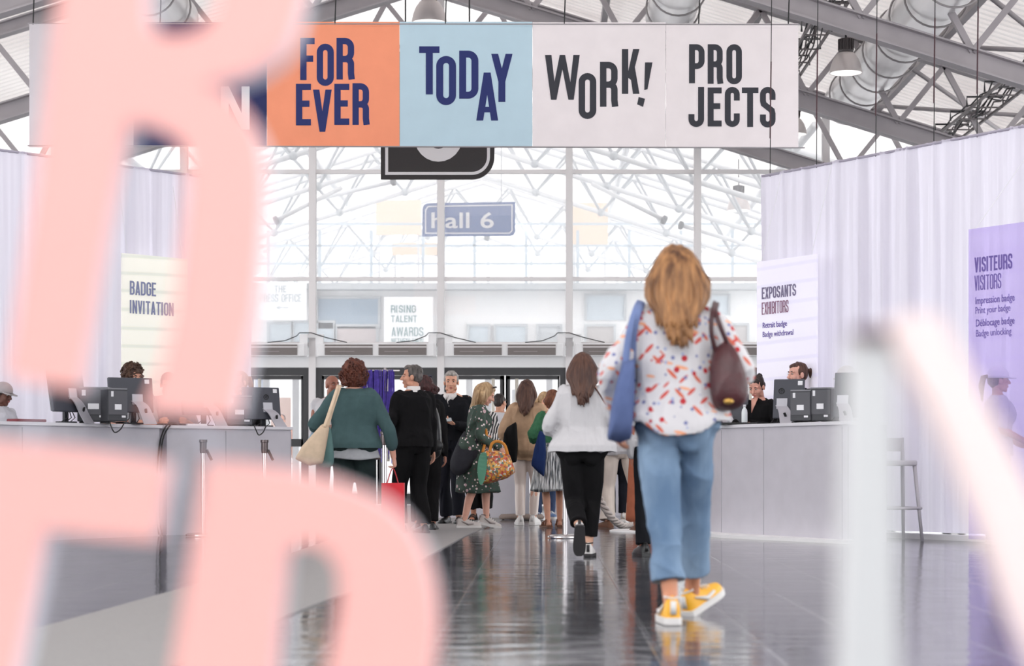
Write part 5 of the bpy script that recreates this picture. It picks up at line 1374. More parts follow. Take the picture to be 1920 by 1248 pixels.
def spots_mat(name, base, spots, rough=.8):
    m, nt, b, out = node_mat(name); g = NT(nt); col = lin(base)
    for sc, thr, rgb, keep, rot in spots:
        v = g.tex('Voronoi', g.obj((sc, sc, sc), rot), 1.0)
        sp_ = g.n('ShaderNodeSeparateColor'); g.l(v.outputs['Color'], sp_.inputs[0])
        f = g.math('MULTIPLY', g.math('LESS_THAN', v.outputs['Distance'], thr), g.math('GREATER_THAN', sp_.outputs[0], keep)); col = g.mix(f, col, lin(rgb))
    g.l(col, b.inputs['Base Color']); b.inputs['Roughness'].default_value = rough; return m
def patch_mat(name, cols, scale):
    m, nt, b, out = node_mat(name); g = NT(nt); v = g.tex('Voronoi', g.obj(), scale)
    sp_ = g.n('ShaderNodeSeparateColor'); g.l(v.outputs['Color'], sp_.inputs[0]); r = g.n('ShaderNodeValToRGB'); r.color_ramp.interpolation = 'CONSTANT'
    e = r.color_ramp.elements
    while len(e) < len(cols): e.new(.5)
    for i, c in enumerate(cols): e[i].position = i / len(cols); e[i].color = (*lin(c), 1)
    g.l(sp_.outputs[0], r.inputs[0]); g.l(r.outputs[0], b.inputs['Base Color']); b.inputs['Roughness'].default_value = .5; return m
def hair_mat(name, rgb, hi, sc=38):
    m, nt, b, out = node_mat(name); g = NT(nt)
    n = g.tex('Noise', g.obj((1, 1, .12)), sc); n.inputs['Detail'].default_value = 5; n2 = g.tex('Noise', g.obj((1, 1, .5)), 9)
    r = g.n('ShaderNodeValToRGB'); r.color_ramp.elements[0].position = .36; r.color_ramp.elements[1].position = .68; r.color_ramp.elements[0].color = (*lin(rgb), 1); r.color_ramp.elements[1].color = (*lin(hi), 1)
    g.l(g.math('ADD', g.math('MULTIPLY', n.outputs[0], .6), g.math('MULTIPLY', n2.outputs[0], .4)), r.inputs[0]); g.l(r.outputs[0], b.inputs['Base Color'])
    b.inputs['Roughness'].default_value = .5; b.inputs['Specular IOR Level'].default_value = .35
    bp = g.n('ShaderNodeBump'); bp.inputs['Strength'].default_value = .6; bp.inputs['Distance'].default_value = .006; g.l(n.outputs[0], bp.inputs['Height']); g.l(bp.outputs[0], b.inputs['Normal']); return m
def denim(name, rgb, hi):
    m, nt, b, out = node_mat(name); g = NT(nt); n = g.tex('Noise', g.obj((1, 1, .5)), 5); n.inputs['Detail'].default_value = 6
    r = g.n('ShaderNodeValToRGB'); r.color_ramp.elements[0].position = .35; r.color_ramp.elements[1].position = .68; r.color_ramp.elements[0].color = (*lin(rgb), 1); r.color_ramp.elements[1].color = (*lin(hi), 1)
    g.l(n.outputs[0], r.inputs[0]); g.l(r.outputs[0], b.inputs['Base Color']); b.inputs['Roughness'].default_value = .85; return m
h_auburn = hair_mat('hair_auburn', (78, 48, 32), (196, 142, 92)); h_brown = hair_mat('hair_brown', (58, 36, 32), (104, 72, 58)); h_dark = hair_mat('hair_dark', (30, 24, 24), (62, 48, 44))
h_curl = hair_mat('hair_red_brown', (62, 30, 24), (120, 66, 48)); h_grey = hair_mat('hair_grey', (104, 100, 98), (186, 180, 174), 60); h_salt = hair_mat('hair_salt', (48, 44, 44), (120, 112, 108), 60)
h_blond = hair_mat('hair_blond', (140, 108, 78), (222, 190, 146)); h_tan = hair_mat('hair_tan', (136, 92, 66), (196, 150, 116))
def cloth(name, rgb, n=.08, b=.25): return mat(name, rgb, .9, 0, .18, noise=n, nscale=16, bump=b, bscale=260)
c_black = cloth('cloth_black', (17, 16, 18)); c_navy = cloth('knit_navy', (20, 21, 26)); c_teal = cloth('cloth_teal', (68, 90, 92)); c_white = cloth('cloth_offwhite', (200, 198, 201), .03); c_grey = cloth('cloth_grey', (160, 162, 166))
c_cream = cloth('cloth_cream', (220, 208, 198), .03); c_tan = cloth('cloth_tan', (186, 154, 126)); c_green = cloth('cloth_green', (62, 110, 80), .2); c_dgreen = cloth('cloth_dark_green', (34, 46, 46)); c_char = cloth('cloth_charcoal', (52, 52, 58)); c_terra = cloth('cloth_terracotta', (166, 98, 74))
s_white = mat('shoe_white', (226, 222, 220), .5); s_black = mat('shoe_black', (22, 22, 24), .35); s_dark = mat('sole_dark', (52, 50, 52), .8); s_yellow = mat('shoe_yellow', (240, 176, 44), .5); s_brown = mat('sandal_brown', (112, 70, 48), .6)
def W(pn, p): return pn.M @ (V3(p) * pn.k)

# ------------------------------------------------------------------ the woman walking in front
a = Person('woman seen from behind in flowered blouse and light blue jeans, nearest walker', 1268, 8.8, 0, 1.66, fat=1.06, skin=(206, 140, 108), vox=.007, face=False,
           pose=dict(Lan=(-.035, -.17, .088), Ran=(.10, .36, .10), Rft=(-42, 22), Lft=(4, 0), Lel=(-.30, -.07, 1.12), Lwr=(-.27, .1, .90), Rel=(.295, -.06, 1.125), Rwr=(.17, .17, 1.13), Rhd=dict(dir=(-.5, .4, .7), curl=.9)))
a.body(); a.hair('long', h_auburn, .36, 190, 4, 1.1)
a.top(blouse_mat(), .905, 1.9, .028, .03, (.07, .068, .058), .009, (17, 17, 9), tail=.075, name='blouse', extra=.02)
a.trousers(denim('denim_light', (92, 118, 148), (136, 160, 186)), 1.0, (.1, .083, .078, .082), .27, .013, .008, (15, 15, 13), 'jeans', .012)
q = MB()
for sg in (-1, 1):      # back pockets and seams
    q.tube([(sg * .045, -.155, .9), (sg * .125, -.135, .905), (sg * .118, -.145, .79), (sg * .085, -.163, .765), (sg * .052, -.163, .79), (sg * .045, -.155, .9)], .0035, 5)
a.shoes(s_yellow, s_white, 'sneaker', .032, s_white)
hang_bag('tote_bag', 'slate blue tote bag hanging from the left shoulder of the flowered blouse woman', 'bag', [P(1166, 678, 8.72), P(1190, 672, 8.72), P(1190, 740, 8.7), P(1184, 822, 8.7), P(1162, 830, 8.7), P(1138, 824, 8.7), P(1146, 760, 8.7), P(1156, 715, 8.7)], .3, cloth('bag_blue', (90, 104, 146)),
         [[P(1172, 684, 8.68), P(1180, 625, 8.66), P(1192, 582, 8.68), P(1200, 566, 8.8)], [P(1186, 680, 8.74), P(1188, 625, 8.68), P(1198, 582, 8.68), P(1206, 568, 8.8)]], cloth('strap_blue', (120, 136, 180)), .016, sharp=True)
hb = hang_bag('handbag', 'dark maroon leather handbag under the right arm of the flowered blouse woman', 'bag', [P(1340, 654, 8.72), P(1364, 642, 8.72), P(1384, 668, 8.7), P(1398, 705, 8.7), P(1404, 740, 8.68), P(1386, 764, 8.66), P(1348, 768, 8.66), P(1334, 745, 8.66), P(1331, 690, 8.7)], .17, mat('leather_maroon', (72, 34, 38), .4, noise=.2, nscale=14, bump=.3, bscale=90),
         [[P(1342, 660, 8.68), P(1334, 620, 8.66), P(1336, 585, 8.68), P(1341, 566, 8.8)], [P(1368, 652, 8.68), P(1352, 615, 8.65), P(1342, 585, 8.68), P(1345, 568, 8.8)]], mat('leather_maroon'.replace('maroon', 'strap'), (66, 32, 36), .4), .011)
MB().ell(P(1366, 752, 8.56), (.022, .012, .014)).build('clasp', mat('brass', (190, 150, 80), .3, .9), hb, True)

# ------------------------------------------------------------------ woman in the white sweater
b_ = Person('woman seen from behind in white sweater and cropped black trousers', 1092, 14.9, 0, 1.53, fat=1.22, skin=(222, 172, 146), face=False,
            pose=dict(Lan=(-.03, -.27, .24), Lft=(0, -62), Ran=(.055, .06, .087), Rft=(-6, 0), Lel=(-.285, -.04, 1.09), Lwr=(-.21, .19, 1.04), Rel=(.29, -.04, 1.09), Rwr=(.2, .2, 1.02)))
b_.body(); b_.hair('long', h_brown, .34, 140, 8, 1.0)
b_.top(c_white, .875, 2.0, .03, .03, (.07, .066, .055), .010, (17, 17, 8), name='sweater', extra=.02)
b_.trousers(c_black, 1.0, (.112, .088, .078, .074), .2, .014, .006, seat=.01); b_.shoes(s_white, s_dark, 'sneaker', .026)
sb = thing('shoulder_bag', 'thin brown bag strap crossing the back of the white sweater', 'bag', W(b_, (-.1, .25, .95)))
q = MB(); q.tube(catmull([W(b_, p) for p in ((-.05, .19, 1.2), (.06, .05, 1.44), (.1, -.09, 1.42), (.17, -.145, 1.31), (.23, -.15, 1.2), (.275, -.07, 1.08), (.24, .13, .98))], n=6), .006, 6); q.build('strap', mat('strap_brown', (84, 54, 48), .5), sb, True)
q = MB(); q.ell(W(b_, (-.05, .26, 1.08)), (.12, .04, .1)); q.build('bag_body', mat('strap_brown', (84, 54, 48), .5), sb, True)

# ------------------------------------------------------------------ woman in teal
c_ = Person('woman with curly red-brown hair seen from behind in teal sweater', 664, 17.6, 0, 1.62, fat=1.28, skin=(224, 168, 146), face=False,
            pose=dict(Lel=(-.37, -.05, 1.10), Lwr=(-.24, .2, 1.08), Rel=(.33, -.03, 1.05), Rwr=(.365, .06, .80), Lan=(-.11, 0, .087), Ran=(.11, .06, .087), Rhd=dict(curl=.8)))
c_.body(); c_.hair('curly', h_curl, 0, 260, 3, 1.32); q = MB()
c_.top(c_teal, .88, 1.55, .03, .0, (.078, .07, .058), .006, (16, 16, 7), name='sweater', extra=.015)
c_.skirt(c_grey, .925, .785, .2, .25, 0, .03, 'undershirt', (0, 0), .69)
c_.trousers(c_dgreen, .98, (.115, .09, .085, .085), .1, .012); c_.shoes(s_black, s_black, 'flat')
hang_bag('tote_bag', 'beige canvas tote bag on the left shoulder of the woman in teal', 'bag', [P(604, 794, 17.25), P(618, 800, 17.25), P(606, 868, 17.2), P(580, 873, 17.2), P(553, 860, 17.2), P(566, 836, 17.2)], .12, cloth('canvas_beige', (204, 182, 158)), [[P(608, 800, 17.2), P(620, 765, 17.25), P(630, 735, 17.35), P(634, 722, 17.5)], [P(614, 800, 17.3), P(624, 765, 17.3), P(634, 735, 17.38), P(638, 722, 17.5)]], cloth('canvas_strap', (216, 194, 168)), .014, sharp=True)
hang_bag('shoulder_bag', 'grey-green soft bag between the beige tote and the teal sweater', 'bag', [P(620, 802, 17.3), P(626, 850, 17.28), P(622, 874, 17.28), P(594, 872, 17.28), P(600, 845, 17.28), P(612, 812, 17.3)], .1, cloth('bag_grey_green', (92, 122, 120)))
wr = W(c_, c_.p['Rwr']); rb = thing('shopping_bag', 'bright red paper shopping bag in the right hand of the woman in teal', 'bag', (wr.x, wr.y, .1))
x0, x1 = GX(716, 17.55), GX(758, 17.55); zt_, zb_ = ZY(905, 17.55), ZY(992, 17.55)
q = MB(); q.prism([(x0, 17.5, zb_), (x1, 17.5, zb_), (x1, 17.5, zt_), (x0, 17.5, zt_)], (0, .12, 0)); q.build('bag_body', mat('paper_red', (208, 22, 40), .5), rb)
q = MB(); q.tube(catmull([(x0 + .05, 17.5, zt_), ((x0 + x1) / 2, 17.52, zt_ + .13), (x1 - .05, 17.5, zt_)], n=6), .005, 6); q.build('handle', mat('paper_red2', (170, 20, 34), .5), rb)
ph = thing('smartphone', 'pale blue phone at the left elbow of the woman in teal', 'phone', W(c_, (-.3, .1, 1.0))); MB().box(W(c_, (-.385, .02, .985)), (.07, .012, .1), Matrix.Rotation(.5, 3, 'Y')).build('case', mat('phone_blue', (168, 190, 208), .4), ph)

# ------------------------------------------------------------------ grey-haired man in black, and the visitor with the backpack
d_ = Person('man in black sweater with white collar looking left, back half turned', 774, 19.9, 34, 1.70, True, 1.0, turn=(56, 0, 0), skin=(206, 150, 124), vox=.006, pose=dict(Lwr=(-.2, .22, 1.0), Rwr=(.25, .02, .84), Ran=(.1, -.05, .087), Lan=(-.08, .1, .087)))
d_.brow = mat('brow_grey', (60, 54, 52), .6); d_.body(); d_.hair('short', h_salt, seed=2); d_.top(c_black, .87, 2.0, .026, .01, (.068, .06, .05), .008, name='sweater', extra=.015); d_.collar(s_white, .07, .035); d_.trousers(c_black, 1.0, (.108, .085, .08, .078), .03, .016, .008); d_.shoes(s_black, s_black, 'flat')
e_ = Person('dark-haired visitor in black standing just behind the man with white collar', 797, 20.9, 6, 1.63, skin=(172, 116, 96), pose=dict(Lwr=(-.2, .1, .9), Rwr=(.22, .05, .84)), face=False, turn=(-12, 0, 0))
e_.body(); e_.hair('bob', hair_mat('hair_wine', (44, 24, 26), (84, 48, 48)), .1, 60, 5, .95); e_.top(c_black, .85, 2.0, .03, .01, (.066, .058, .048), .007, name='jacket'); e_.trousers(c_black, 1.0, (.1, .08, .075, .074), .04, .012); e_.shoes(s_black, s_black, 'flat')
bp_ = hang_bag('backpack', 'shiny black backpack behind the grey-haired man in black', 'backpack', [P(798, 752, 20.45), P(814, 757, 20.45), P(825, 785, 20.42), P(829, 835, 20.4), P(822, 857, 20.4), P(802, 858, 20.4), P(795, 820, 20.4), P(794, 775, 20.42)], .22, mat('bag_black', (20, 20, 23), .35, bump=.2, bscale=40),
               [[P(806, 760, 20.45), P(800, 742, 20.5), P(795, 733, 20.6)]], mat('strap_grey', (130, 130, 138), .5), .016)
MB().ell(P(818, 835, 20.3), (.07, .025, .06)).build('pocket', mat('bag_black', (20, 20, 23), .35), bp_, True)

# ------------------------------------------------------------------ man in the navy sweater
f_ = Person('grey-haired man in navy sweater facing the camera with a phone in his hands', 846, 23.1, 172, 1.79, True, 1.05, turn=(8, 6, 0), skin=(214, 160, 134), vox=.005, pose=dict(Lel=(-.275, -.03, 1.06), Rel=(.275, -.03, 1.06), Lwr=(-.10, .26, 1.10), Rwr=(.11, .26, 1.11), Lhd=dict(dir=(.75, .4, .25), palm=(.2, .2, 1), curl=.55), Rhd=dict(dir=(-.75, .4, .2), palm=(-.2, .2, 1), curl=.55), Lan=(-.1, .08, .087), Ran=(.075, -.12, .087)))
f_.brow = mat('brow_grey', (60, 54, 52), .6); f_.body(); f_.hair('short', h_grey, seed=6); f_.top(c_navy, .92, 2.0, .022, .0, (.066, .06, .05), .007, name='sweater'); f_.collar(s_white, .07, .03, v=1); f_.trousers(cloth('trouser_navy', (25, 26, 34)), 1.0, (.105, .085, .08, .076), .03, .014, .008); f_.shoes(s_black, s_black, 'flat')
p = W(f_, (0.0, .36, 1.15)); ph = thing('smartphone', 'silver phone held by the man in the navy sweater', 'phone', p); MB().box(p, (.15, .075, .012), Matrix.Rotation(.5, 3, 'X') @ Matrix.Rotation(.15, 3, 'Z')).build('case', mat('phone_silver', (190, 200, 206), .3, .3), ph, bevel=.004)

# ------------------------------------------------------------------ blonde woman with the patterned bag
flo = spots_mat('floral_dark_green', (62, 80, 70), [(15, .34, (206, 176, 180), .72, (.3, .2, 0)), (30, .34, (232, 214, 214), .66, (.1, .5, .3)), (34, .22, (120, 60, 66), .7, (.6, .2, .1)), (9, .2, (38, 48, 44), .3, (0, 0, 0))])
g_ = Person('blonde woman in dark green floral dress looking down into a bag', 888, 21.6, -78, 1.60, fat=1.12, lean=10, turn=(0, 22, 0), skin=(228, 172, 150), vox=.006, pose=dict(Lel=(-.22, .06, 1.1), Lwr=(-.1, .26, .98), Rel=(.24, .04, 1.06), Rwr=(.1, .29, .93), Lhd=dict(dir=(.1, .5, -.8), curl=.8), Rhd=dict(dir=(0, .5, -.8), curl=.8), Lan=(-.07, .16, .11), Lft=(4, -14), Ran=(.08, -.13, .087), Rft=(-4, 0)))
g_.brow = mat('brow_blond', (140, 100, 76), .6); g_.body(); g_.hair('long', h_blond, .36, 170, 9, 1.06, jit=2.2)
g_.top(flo, .98, 1.9, .022, .0, (.064, .062, .052), .008, name='bodice'); g_.skirt(flo, 1.04, .42, .15, .27, 0, .06, 'skirt', (0, .06), .95)
q = MB(); n = 90; rings = []
for z, r_, o_ in ((1.08, .16, .01), (1.0, .178, -.01), (.88, .2, -.035), (.76, .222, -.06), (.68, .21, -.075)):
    rings.append([g_.bend((r_ * (1 + .05 * math.sin(2 * PI * i / n * 9 + z * 14)) * math.cos(2 * PI * i / n), o_ + r_ * .95 * math.sin(2 * PI * i / n) * (1 if math.sin(2 * PI * i / n) < 0 else .72), z + .05 * math.sin(2 * PI * i / n * 2.0 + .4) + .03 * math.sin(6 * PI * i / n))) for i in range(n)])
q.loft(rings); g_.sub(q, 'tied_jacket', c_char)
g_.shoes(mat('shoe_grey', (206, 198, 194), .6), s_white, 'sneaker', .032, mat('shoe_grey2', (150, 140, 138), .6))
q = MB(); hm = g_.HM
q.tube([hm @ V3(p) for p in ((-.085, .02, .1), (-.06, .05, .118), (-.03, .06, .126), (0, .055, .13), (.03, .06, .126), (.06, .05, .118), (.085, .02, .1))], .009, 6); g_.sub(q, 'sunglasses', mat('glasses_dark', (52, 48, 50), .3))
pb_ = hang_bag('patterned_bag', 'large colourful patterned shopper hanging from the hands of the blonde woman', 'bag', [P(901, 850, 21.3), P(915, 843, 21.3), P(938, 846, 21.3), P(955, 850, 21.3), P(967, 884, 21.28), P(952, 896, 21.26), P(922, 905, 21.26), P(899, 908, 21.26), P(895, 880, 21.28)], .26, patch_mat('bag_patches', [(208, 134, 60), (226, 216, 206), (178, 66, 50), (96, 122, 110), (230, 180, 96), (150, 100, 74), (204, 96, 84), (224, 150, 60)], 48),
               [[P(918, 852, 21.2), P(922, 832, 21.2), P(934, 827, 21.2), P(946, 834, 21.2), P(952, 852, 21.2)], [P(905, 848, 21.4), P(912, 815, 21.45), P(908, 800, 21.5)]], mat('strap_orange', (216, 140, 50), .6), .016, sharp=True)
q = MB(); o = catmull([P(900, 852, 21.2), P(912, 850, 21.14), P(912, 880, 21.12), P(906, 905, 21.12), P(899, 906, 21.14), P(895, 880, 21.16)], True, 4); q.prism(o, (0, .06, 0)); q.build('side_panel', mat('bag_teal', (92, 150, 124), .6), pb_)

# ------------------------------------------------------------------ queue at the desk
h_ = Person('dark-haired man in white T-shirt behind the service desk, back to camera', 937, 26.9, -14, 1.66, True, 1.0, skin=(196, 142, 116), face=False, pose=dict(Lel=(-.26, .02, 1.1), Lwr=(-.2, .2, .98), Rel=(.26, .02, 1.1), Rwr=(.2, .2, .98)), turn=(-22, 0, 0))
h_.body(); h_.hair('crop', h_dark, seed=4); h_.top(c_white, .8, .95, .04, .02, (.085, .08, .08), .009, (12, 12, 6), name='t_shirt', extra=.02); h_.trousers(c_char, 1.0); h_.shoes(s_white, s_white)
i_ = Person('woman seen from behind in long beige blouse and white trousers', 988, 22.7, -6, 1.66, fat=1.06, skin=(222, 168, 144), face=False, pose=dict(Lel=(-.27, -.04, 1.09), Lwr=(-.2, .16, 1.0), Rel=(.25, 0, 1.1), Rwr=(.18, .2, 1.0), Lan=(-.075, -.04, .087), Ran=(.075, .02, .087), Lft=(14, 0), Rft=(-10, 0)))
i_.body(); i_.hair('long', h_brown, .32, 110, 12, .86); i_.top(c_tan, .76, 1.0, .035, .02, (.078, .085, .088), .012, (18, 18, 9), name='blouse', extra=.02); i_.trousers(mat('trouser_satin', (226, 210, 202), .3, bump=.2, bscale=8), .98, (.098, .07, .062, .056), .06, .01, .006); i_.shoes(s_white, s_white, 'sneaker', .03)
hang_bag('folded_jacket', 'black jacket draped over the left arm of the beige blouse woman', 'jacket', [P(952, 800, 22.55), P(968, 790, 22.5), P(970, 830, 22.45), P(968, 866, 22.45), P(956, 868, 22.45), P(950, 845, 22.5), P(944, 832, 22.5), P(946, 812, 22.5)], .12, c_black, sharp=True)
j_ = Person('woman seen from behind in green jacket and silver pleated skirt', 1038, 21.9, 12, 1.52, fat=1.12, skin=(206, 150, 124), face=False, lean=6, pose=dict(Lel=(-.28, -.05, 1.13), Lwr=(-.2, .16, 1.08), Rwr=(.2, .15, 1.0), Lan=(-.08, -.04, .087), Ran=(.1, .1, .087), Lft=(10, 0)))
j_.body(); j_.hair('long', hair_mat('hair_chestnut', (84, 46, 34), (140, 88, 62)), .16, 70, 14, .95); j_.top(c_green, .99, 1.7, .036, .0, (.078, .075, .06), .014, (20, 20, 14), name='jacket')
def silver_pleat():
    m, nt, b, out = node_mat('silver_pleats'); g = NT(nt); n = g.tex('Noise', g.obj((1, 1, .06)), 60); r = g.n('ShaderNodeValToRGB'); r.color_ramp.elements[0].position = .38; r.color_ramp.elements[1].position = .62
    r.color_ramp.elements[0].color = (*lin((84, 88, 92)), 1); r.color_ramp.elements[1].color = (*lin((206, 206, 206)), 1); g.l(n.outputs[0], r.inputs[0]); g.l(r.outputs[0], b.inputs['Base Color']); b.inputs['Metallic'].default_value = .55; b.inputs['Roughness'].default_value = .4; return m
j_.skirt(silver_pleat(), 1.04, .45, .165, .29, 46, .035, 'pleated_skirt'); j_.shoes(s_brown, s_brown, 'sandal', .02)
hang_bag('drawstring_bag', 'navy cloth bag hanging from the left arm of the green jacket woman', 'bag', [P(1012, 806, 21.6), P(1022, 812, 21.6), P(1024, 850, 21.55), P(1020, 894, 21.55), P(1008, 884, 21.55), P(996, 872, 21.55), P(1002, 840, 21.6)], .14, cloth('bag_navy', (30, 48, 92)), sharp=True)
def stripe_mat():
    m, nt, b, out = node_mat('zebra_cloth'); g = NT(nt); w = g.tex('Wave', g.obj((1, 1, 1), (.4, .3, 0)), 9); w.inputs['Distortion'].default_value = 5; w.inputs['Detail'].default_value = 1
    f = g.math('GREATER_THAN', w.outputs['Fac'], .5); g.l(g.mix(f, lin((30, 30, 34)), lin((220, 216, 214))), b.inputs['Base Color']); b.inputs['Roughness'].default_value = .8; return m
k_ = Person('person in black and white patterned top behind the blonde woman', 900, 24.4, 176, 1.60, skin=(190, 132, 106), pose=dict(Lel=(-.25, 0, 1.1), Lwr=(-.06, .22, 1.08), Rel=(.26, 0, 1.1), Rwr=(.1, .24, 1.1), Lft=(-4, 0)), turn=(0, 18, 0))
k_.body(); k_.hair('bun', h_tan, seed=7); k_.top(stripe_mat(), .9, 1.4, .03, .01, (.07, .066, .06), .008); k_.trousers(c_black, 1.0, (.1, .09, .09, .09), .2); k_.shoes(mat('sandal_black', (40, 34, 34), .5), None, 'sandal', .02)
l_ = Person('fair-haired person with only the face showing right of the beige blouse', 1021, 25.4, 186, 1.62, skin=(224, 168, 140), turn=(10, 8, 0)); l_.brow = mat('brow_blond', (140, 100, 76), .6)
l_.body(); l_.hair('bob', h_blond, .1, 50, 15, .9); l_.top(c_cream, .86, 2.0); l_.trousers(denim('denim_dark', (50, 66, 100), (80, 98, 134)), 1.0); l_.shoes(mat('shoe_blue', (96, 120, 160), .6), s_white)
m_ = Person('person in flared cream trousers standing with legs apart, upper body hidden', 1163, 21.8, 8, 1.62, fat=1.04, skin=(206, 150, 124), face=False, pose=dict(Lan=(-.15, -.02, .087), Ran=(.155, .0, .087), Rkn=(.17, .05, .5), Lft=(20, 0), Rft=(-24, 0), Lel=(-.2, -.02, 1.1), Lwr=(-.12, .2, 1.08), Rel=(.2, -.02, 1.1), Rwr=(.1, .2, 1.08)))
m_.body(); m_.hair('bob', h_brown, .08, 40, 16, .9); m_.top(c_white, .84, 1.9, .03); m_.trousers(c_cream, 1.0, (.1, .078, .085, .105), .0, .012); m_.shoes(s_brown, s_brown, 'flat')
n_ = Person('person in dark navy trousers behind the cream trousers', 1157, 24.2, 0, 1.68, True, skin=(206, 150, 124), face=False, pose=dict(Lel=(-.22, -.02, 1.1), Lwr=(-.14, .2, 1.06), Rel=(.22, -.02, 1.1), Rwr=(.12, .2, 1.06)))
n_.body(); n_.hair('crop', h_dark, seed=9); n_.top(c_navy, .86); n_.trousers(cloth('trouser_navy', (36, 40, 56)), 1.0, (.1, .08, .078, .078), .04); n_.shoes(mat('shoe_sand', (190, 178, 166), .6), s_white)
o_ = Person('person in a long terracotta skirt half hidden by the blue jeans', 1207, 20.4, 0, 1.56, skin=(190, 132, 106), face=False, pose=dict(Lel=(-.2, -.02, 1.1), Lwr=(-.12, .2, 1.08)))
o_.body(); o_.hair('bob', h_dark, .06, 40, 17, .9); o_.top(c_terra, .9, 1.9); o_.skirt(c_terra, 1.04, .13, .15, .2, 0, .05); o_.shoes(s_brown, s_brown, 'flat')
p_ = Person('person in dark trousers hidden behind the flowered blouse, one hand showing', 1229, 15.0, 0, 1.56, True, .95, skin=(186, 118, 92), face=False, pose=dict(Lel=(-.2, -.04, 1.09), Lwr=(-.19, .03, .84), Lan=(-.1, -.05, .087), Lft=(16, 0), Ran=(.09, .15, .087)))
p_.body(); p_.hair('crop', h_dark, seed=10); p_.top(c_white, .9, 1.95, .02); p_.trousers(c_navy, 1.0, (.098, .078, .072, .07), .03); p_.shoes(s_black, s_black, 'sneaker')
q_ = Person('bald person mostly hidden behind the curly red-brown hair', 622, 24.2, 188, 1.79, True, skin=(150, 96, 78), turn=(30, 0, 0))
q_.body(); q_.top(c_white, .86); q_.trousers(c_char, 1.0); q_.shoes(s_black, s_black)

# ------------------------------------------------------------------ staff behind the counters
st = Person('staff member with curly brown hair standing behind the left counter monitor', 245, 20.0, 196, 1.71, True, .95, skin=(206, 150, 126), turn=(32, 14, 0), pose=dict(Lel=(-.24, .02, 1.1), Lwr=(-.14, .22, 1.1), Rel=(.24, .02, 1.1), Rwr=(.14, .22, 1.1)))
st.body(); st.hair('curly', hair_mat('hair_curly_brown', (58, 40, 34), (112, 84, 66)), 0, 170, 21, 1.0); st.top(c_grey, .86, .9, .03); st.trousers(c_char, 1.0); st.shoes(s_black, s_black)
st = Person('staff member in grey cap and T-shirt at the left edge, facing right', 2, 18.75, -112, 1.47, True, 1.0, skin=(104, 66, 54), vox=.006, turn=(0, 14, 0), pose=dict(Lel=(-.25, 0, 1.1), Lwr=(-.15, .2, 1.05), Rel=(.25, 0, 1.1), Rwr=(.15, .2, 1.05)))
st.body(); st.hair('crop', h_dark, seed=22); st.cap(cloth('cap_grey', (170, 164, 166))); st.top(cloth('tee_pale', (206, 206, 214), .04), .86, .9, .03, name='t_shirt'); st.trousers(c_char, 1.0); st.shoes(s_black, s_black)
st = Person('staff member in grey shirt leaning on the left counter, head behind pink R', 316, 20.45, 190, 1.66, True, 1.0, lean=10, skin=(206, 146, 122), turn=(0, 20, 0), pose=dict(Lel=(-.3, .1, 1.08), Lwr=(-.2, .38, 1.15), Rel=(.26, .1, 1.08), Rwr=(.1, .36, 1.15)))
st.body(); st.hair('short', h_brown, seed=23); st.top(cloth('shirt_grey', (140, 144, 152)), .86, .95, .03); st.trousers(c_char, 1.0); st.shoes(s_black, s_black)
st = Person('fair-haired staff member mostly behind the pink R, near the round-logo monitor', 452, 21.2, 184, 1.70, False, 1.0, skin=(224, 172, 150), turn=(-40, 8, 0)); st.brow = mat('brow_blond', (140, 100, 76), .6)
st.body(); st.hair('pony', h_tan, seed=24); st.top(c_black, .86, .9, .03); st.trousers(c_char, 1.0); st.shoes(s_black, s_black)
st = Person('woman with black hair bun in black jacket behind the right counter, looking down', 1428, 19.75, 138, 1.60, False, 1.0, lean=5, skin=(222, 164, 146), vox=.005, turn=(8, 24, 0), pose=dict(Lel=(-.25, .08, 1.12), Lwr=(-.1, .34, 1.17), Rel=(.25, .06, 1.12), Rwr=(.12, .3, 1.17), Lhd=dict(dir=(.2, .9, -.1), palm=(0, 0, -1), curl=.3), Rhd=dict(dir=(-.3, .9, -.05), palm=(0, 0, -1), curl=.3)))
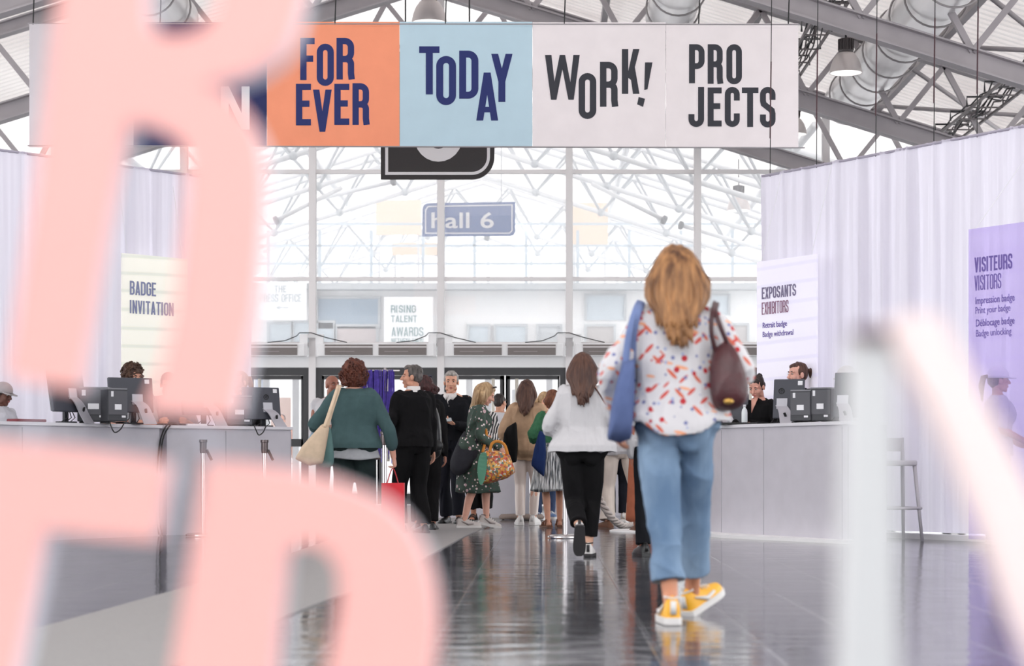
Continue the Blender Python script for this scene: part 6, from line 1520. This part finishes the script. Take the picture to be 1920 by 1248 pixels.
st.body(); st.hair('bun', h_dark, seed=25); st.top(c_black, .86, 1.95, .026, name='jacket'); st.trousers(c_black, 1.0); st.shoes(s_black, s_black)
q = MB(); q.prism([st.bend(v) for v in ((-.04, .07, 1.45), (.04, .07, 1.45), (.0, .14, 1.30))], st.bend((0, .014, 1.4)) - st.bend((0, 0, 1.4))); st.sub(q, 'blouse_front', st.skin)
st = Person('woman with dark ponytail behind the round-logo monitor on the right', 1497, 19.55, 122, 1.71, False, 1.0, skin=(226, 172, 154), vox=.005, turn=(-6, 4, 0))
st.body(); st.hair('pony', h_brown, seed=26); st.top(c_black, .86, .9, .03); st.trousers(c_char, 1.0); st.shoes(s_black, s_black)
st = Person('staff member in pale cap behind the grey monitor beside the white stem', 1589, 18.95, 135, 1.63, True, 1.0, skin=(206, 150, 126), turn=(0, 8, 0))
st.body(); st.hair('crop', h_dark, seed=27); st.cap(cloth('cap_pale', (206, 200, 204))); st.top(c_white, .86, .9, .03); st.trousers(c_char, 1.0); st.shoes(s_black, s_black)
dd = (LR.xy(LR.at(1872)).y + LV.xy(LV.at(1872)).y) / 2
st = Person('person in white cap and T-shirt in profile seen through the lilac sign', 1872, dd, -84, 1.54, False, 1.0, skin=(196, 140, 124), vox=.006, turn=(0, 0, 0), pose=dict(Lel=(-.24, -.04, 1.1), Lwr=(-.15, .2, 1.0), Rel=(.24, -.04, 1.1), Rwr=(.15, .2, 1.0)))
st.body(); st.hair('pony', h_brown, seed=28); st.cap(cloth('cap_white', (232, 230, 234), .03)); st.top(c_white, .86, .9, .03, name='t_shirt'); st.trousers(c_cream, 1.0); st.shoes(s_white, s_white)
st = Person('distant person in peach top outside the far left glass door', 528, 40.5, 180, 1.72, True, 1.0, skin=(206, 150, 126), vox=.012, face=False)
st.body(); st.hair('crop', h_dark, seed=29); st.top(cloth('top_peach', (232, 168, 140)), .88, 1.0, .03); st.trousers(denim('denim_dark', (50, 66, 100), (80, 98, 134)), 1.0); st.shoes(s_white, s_white)
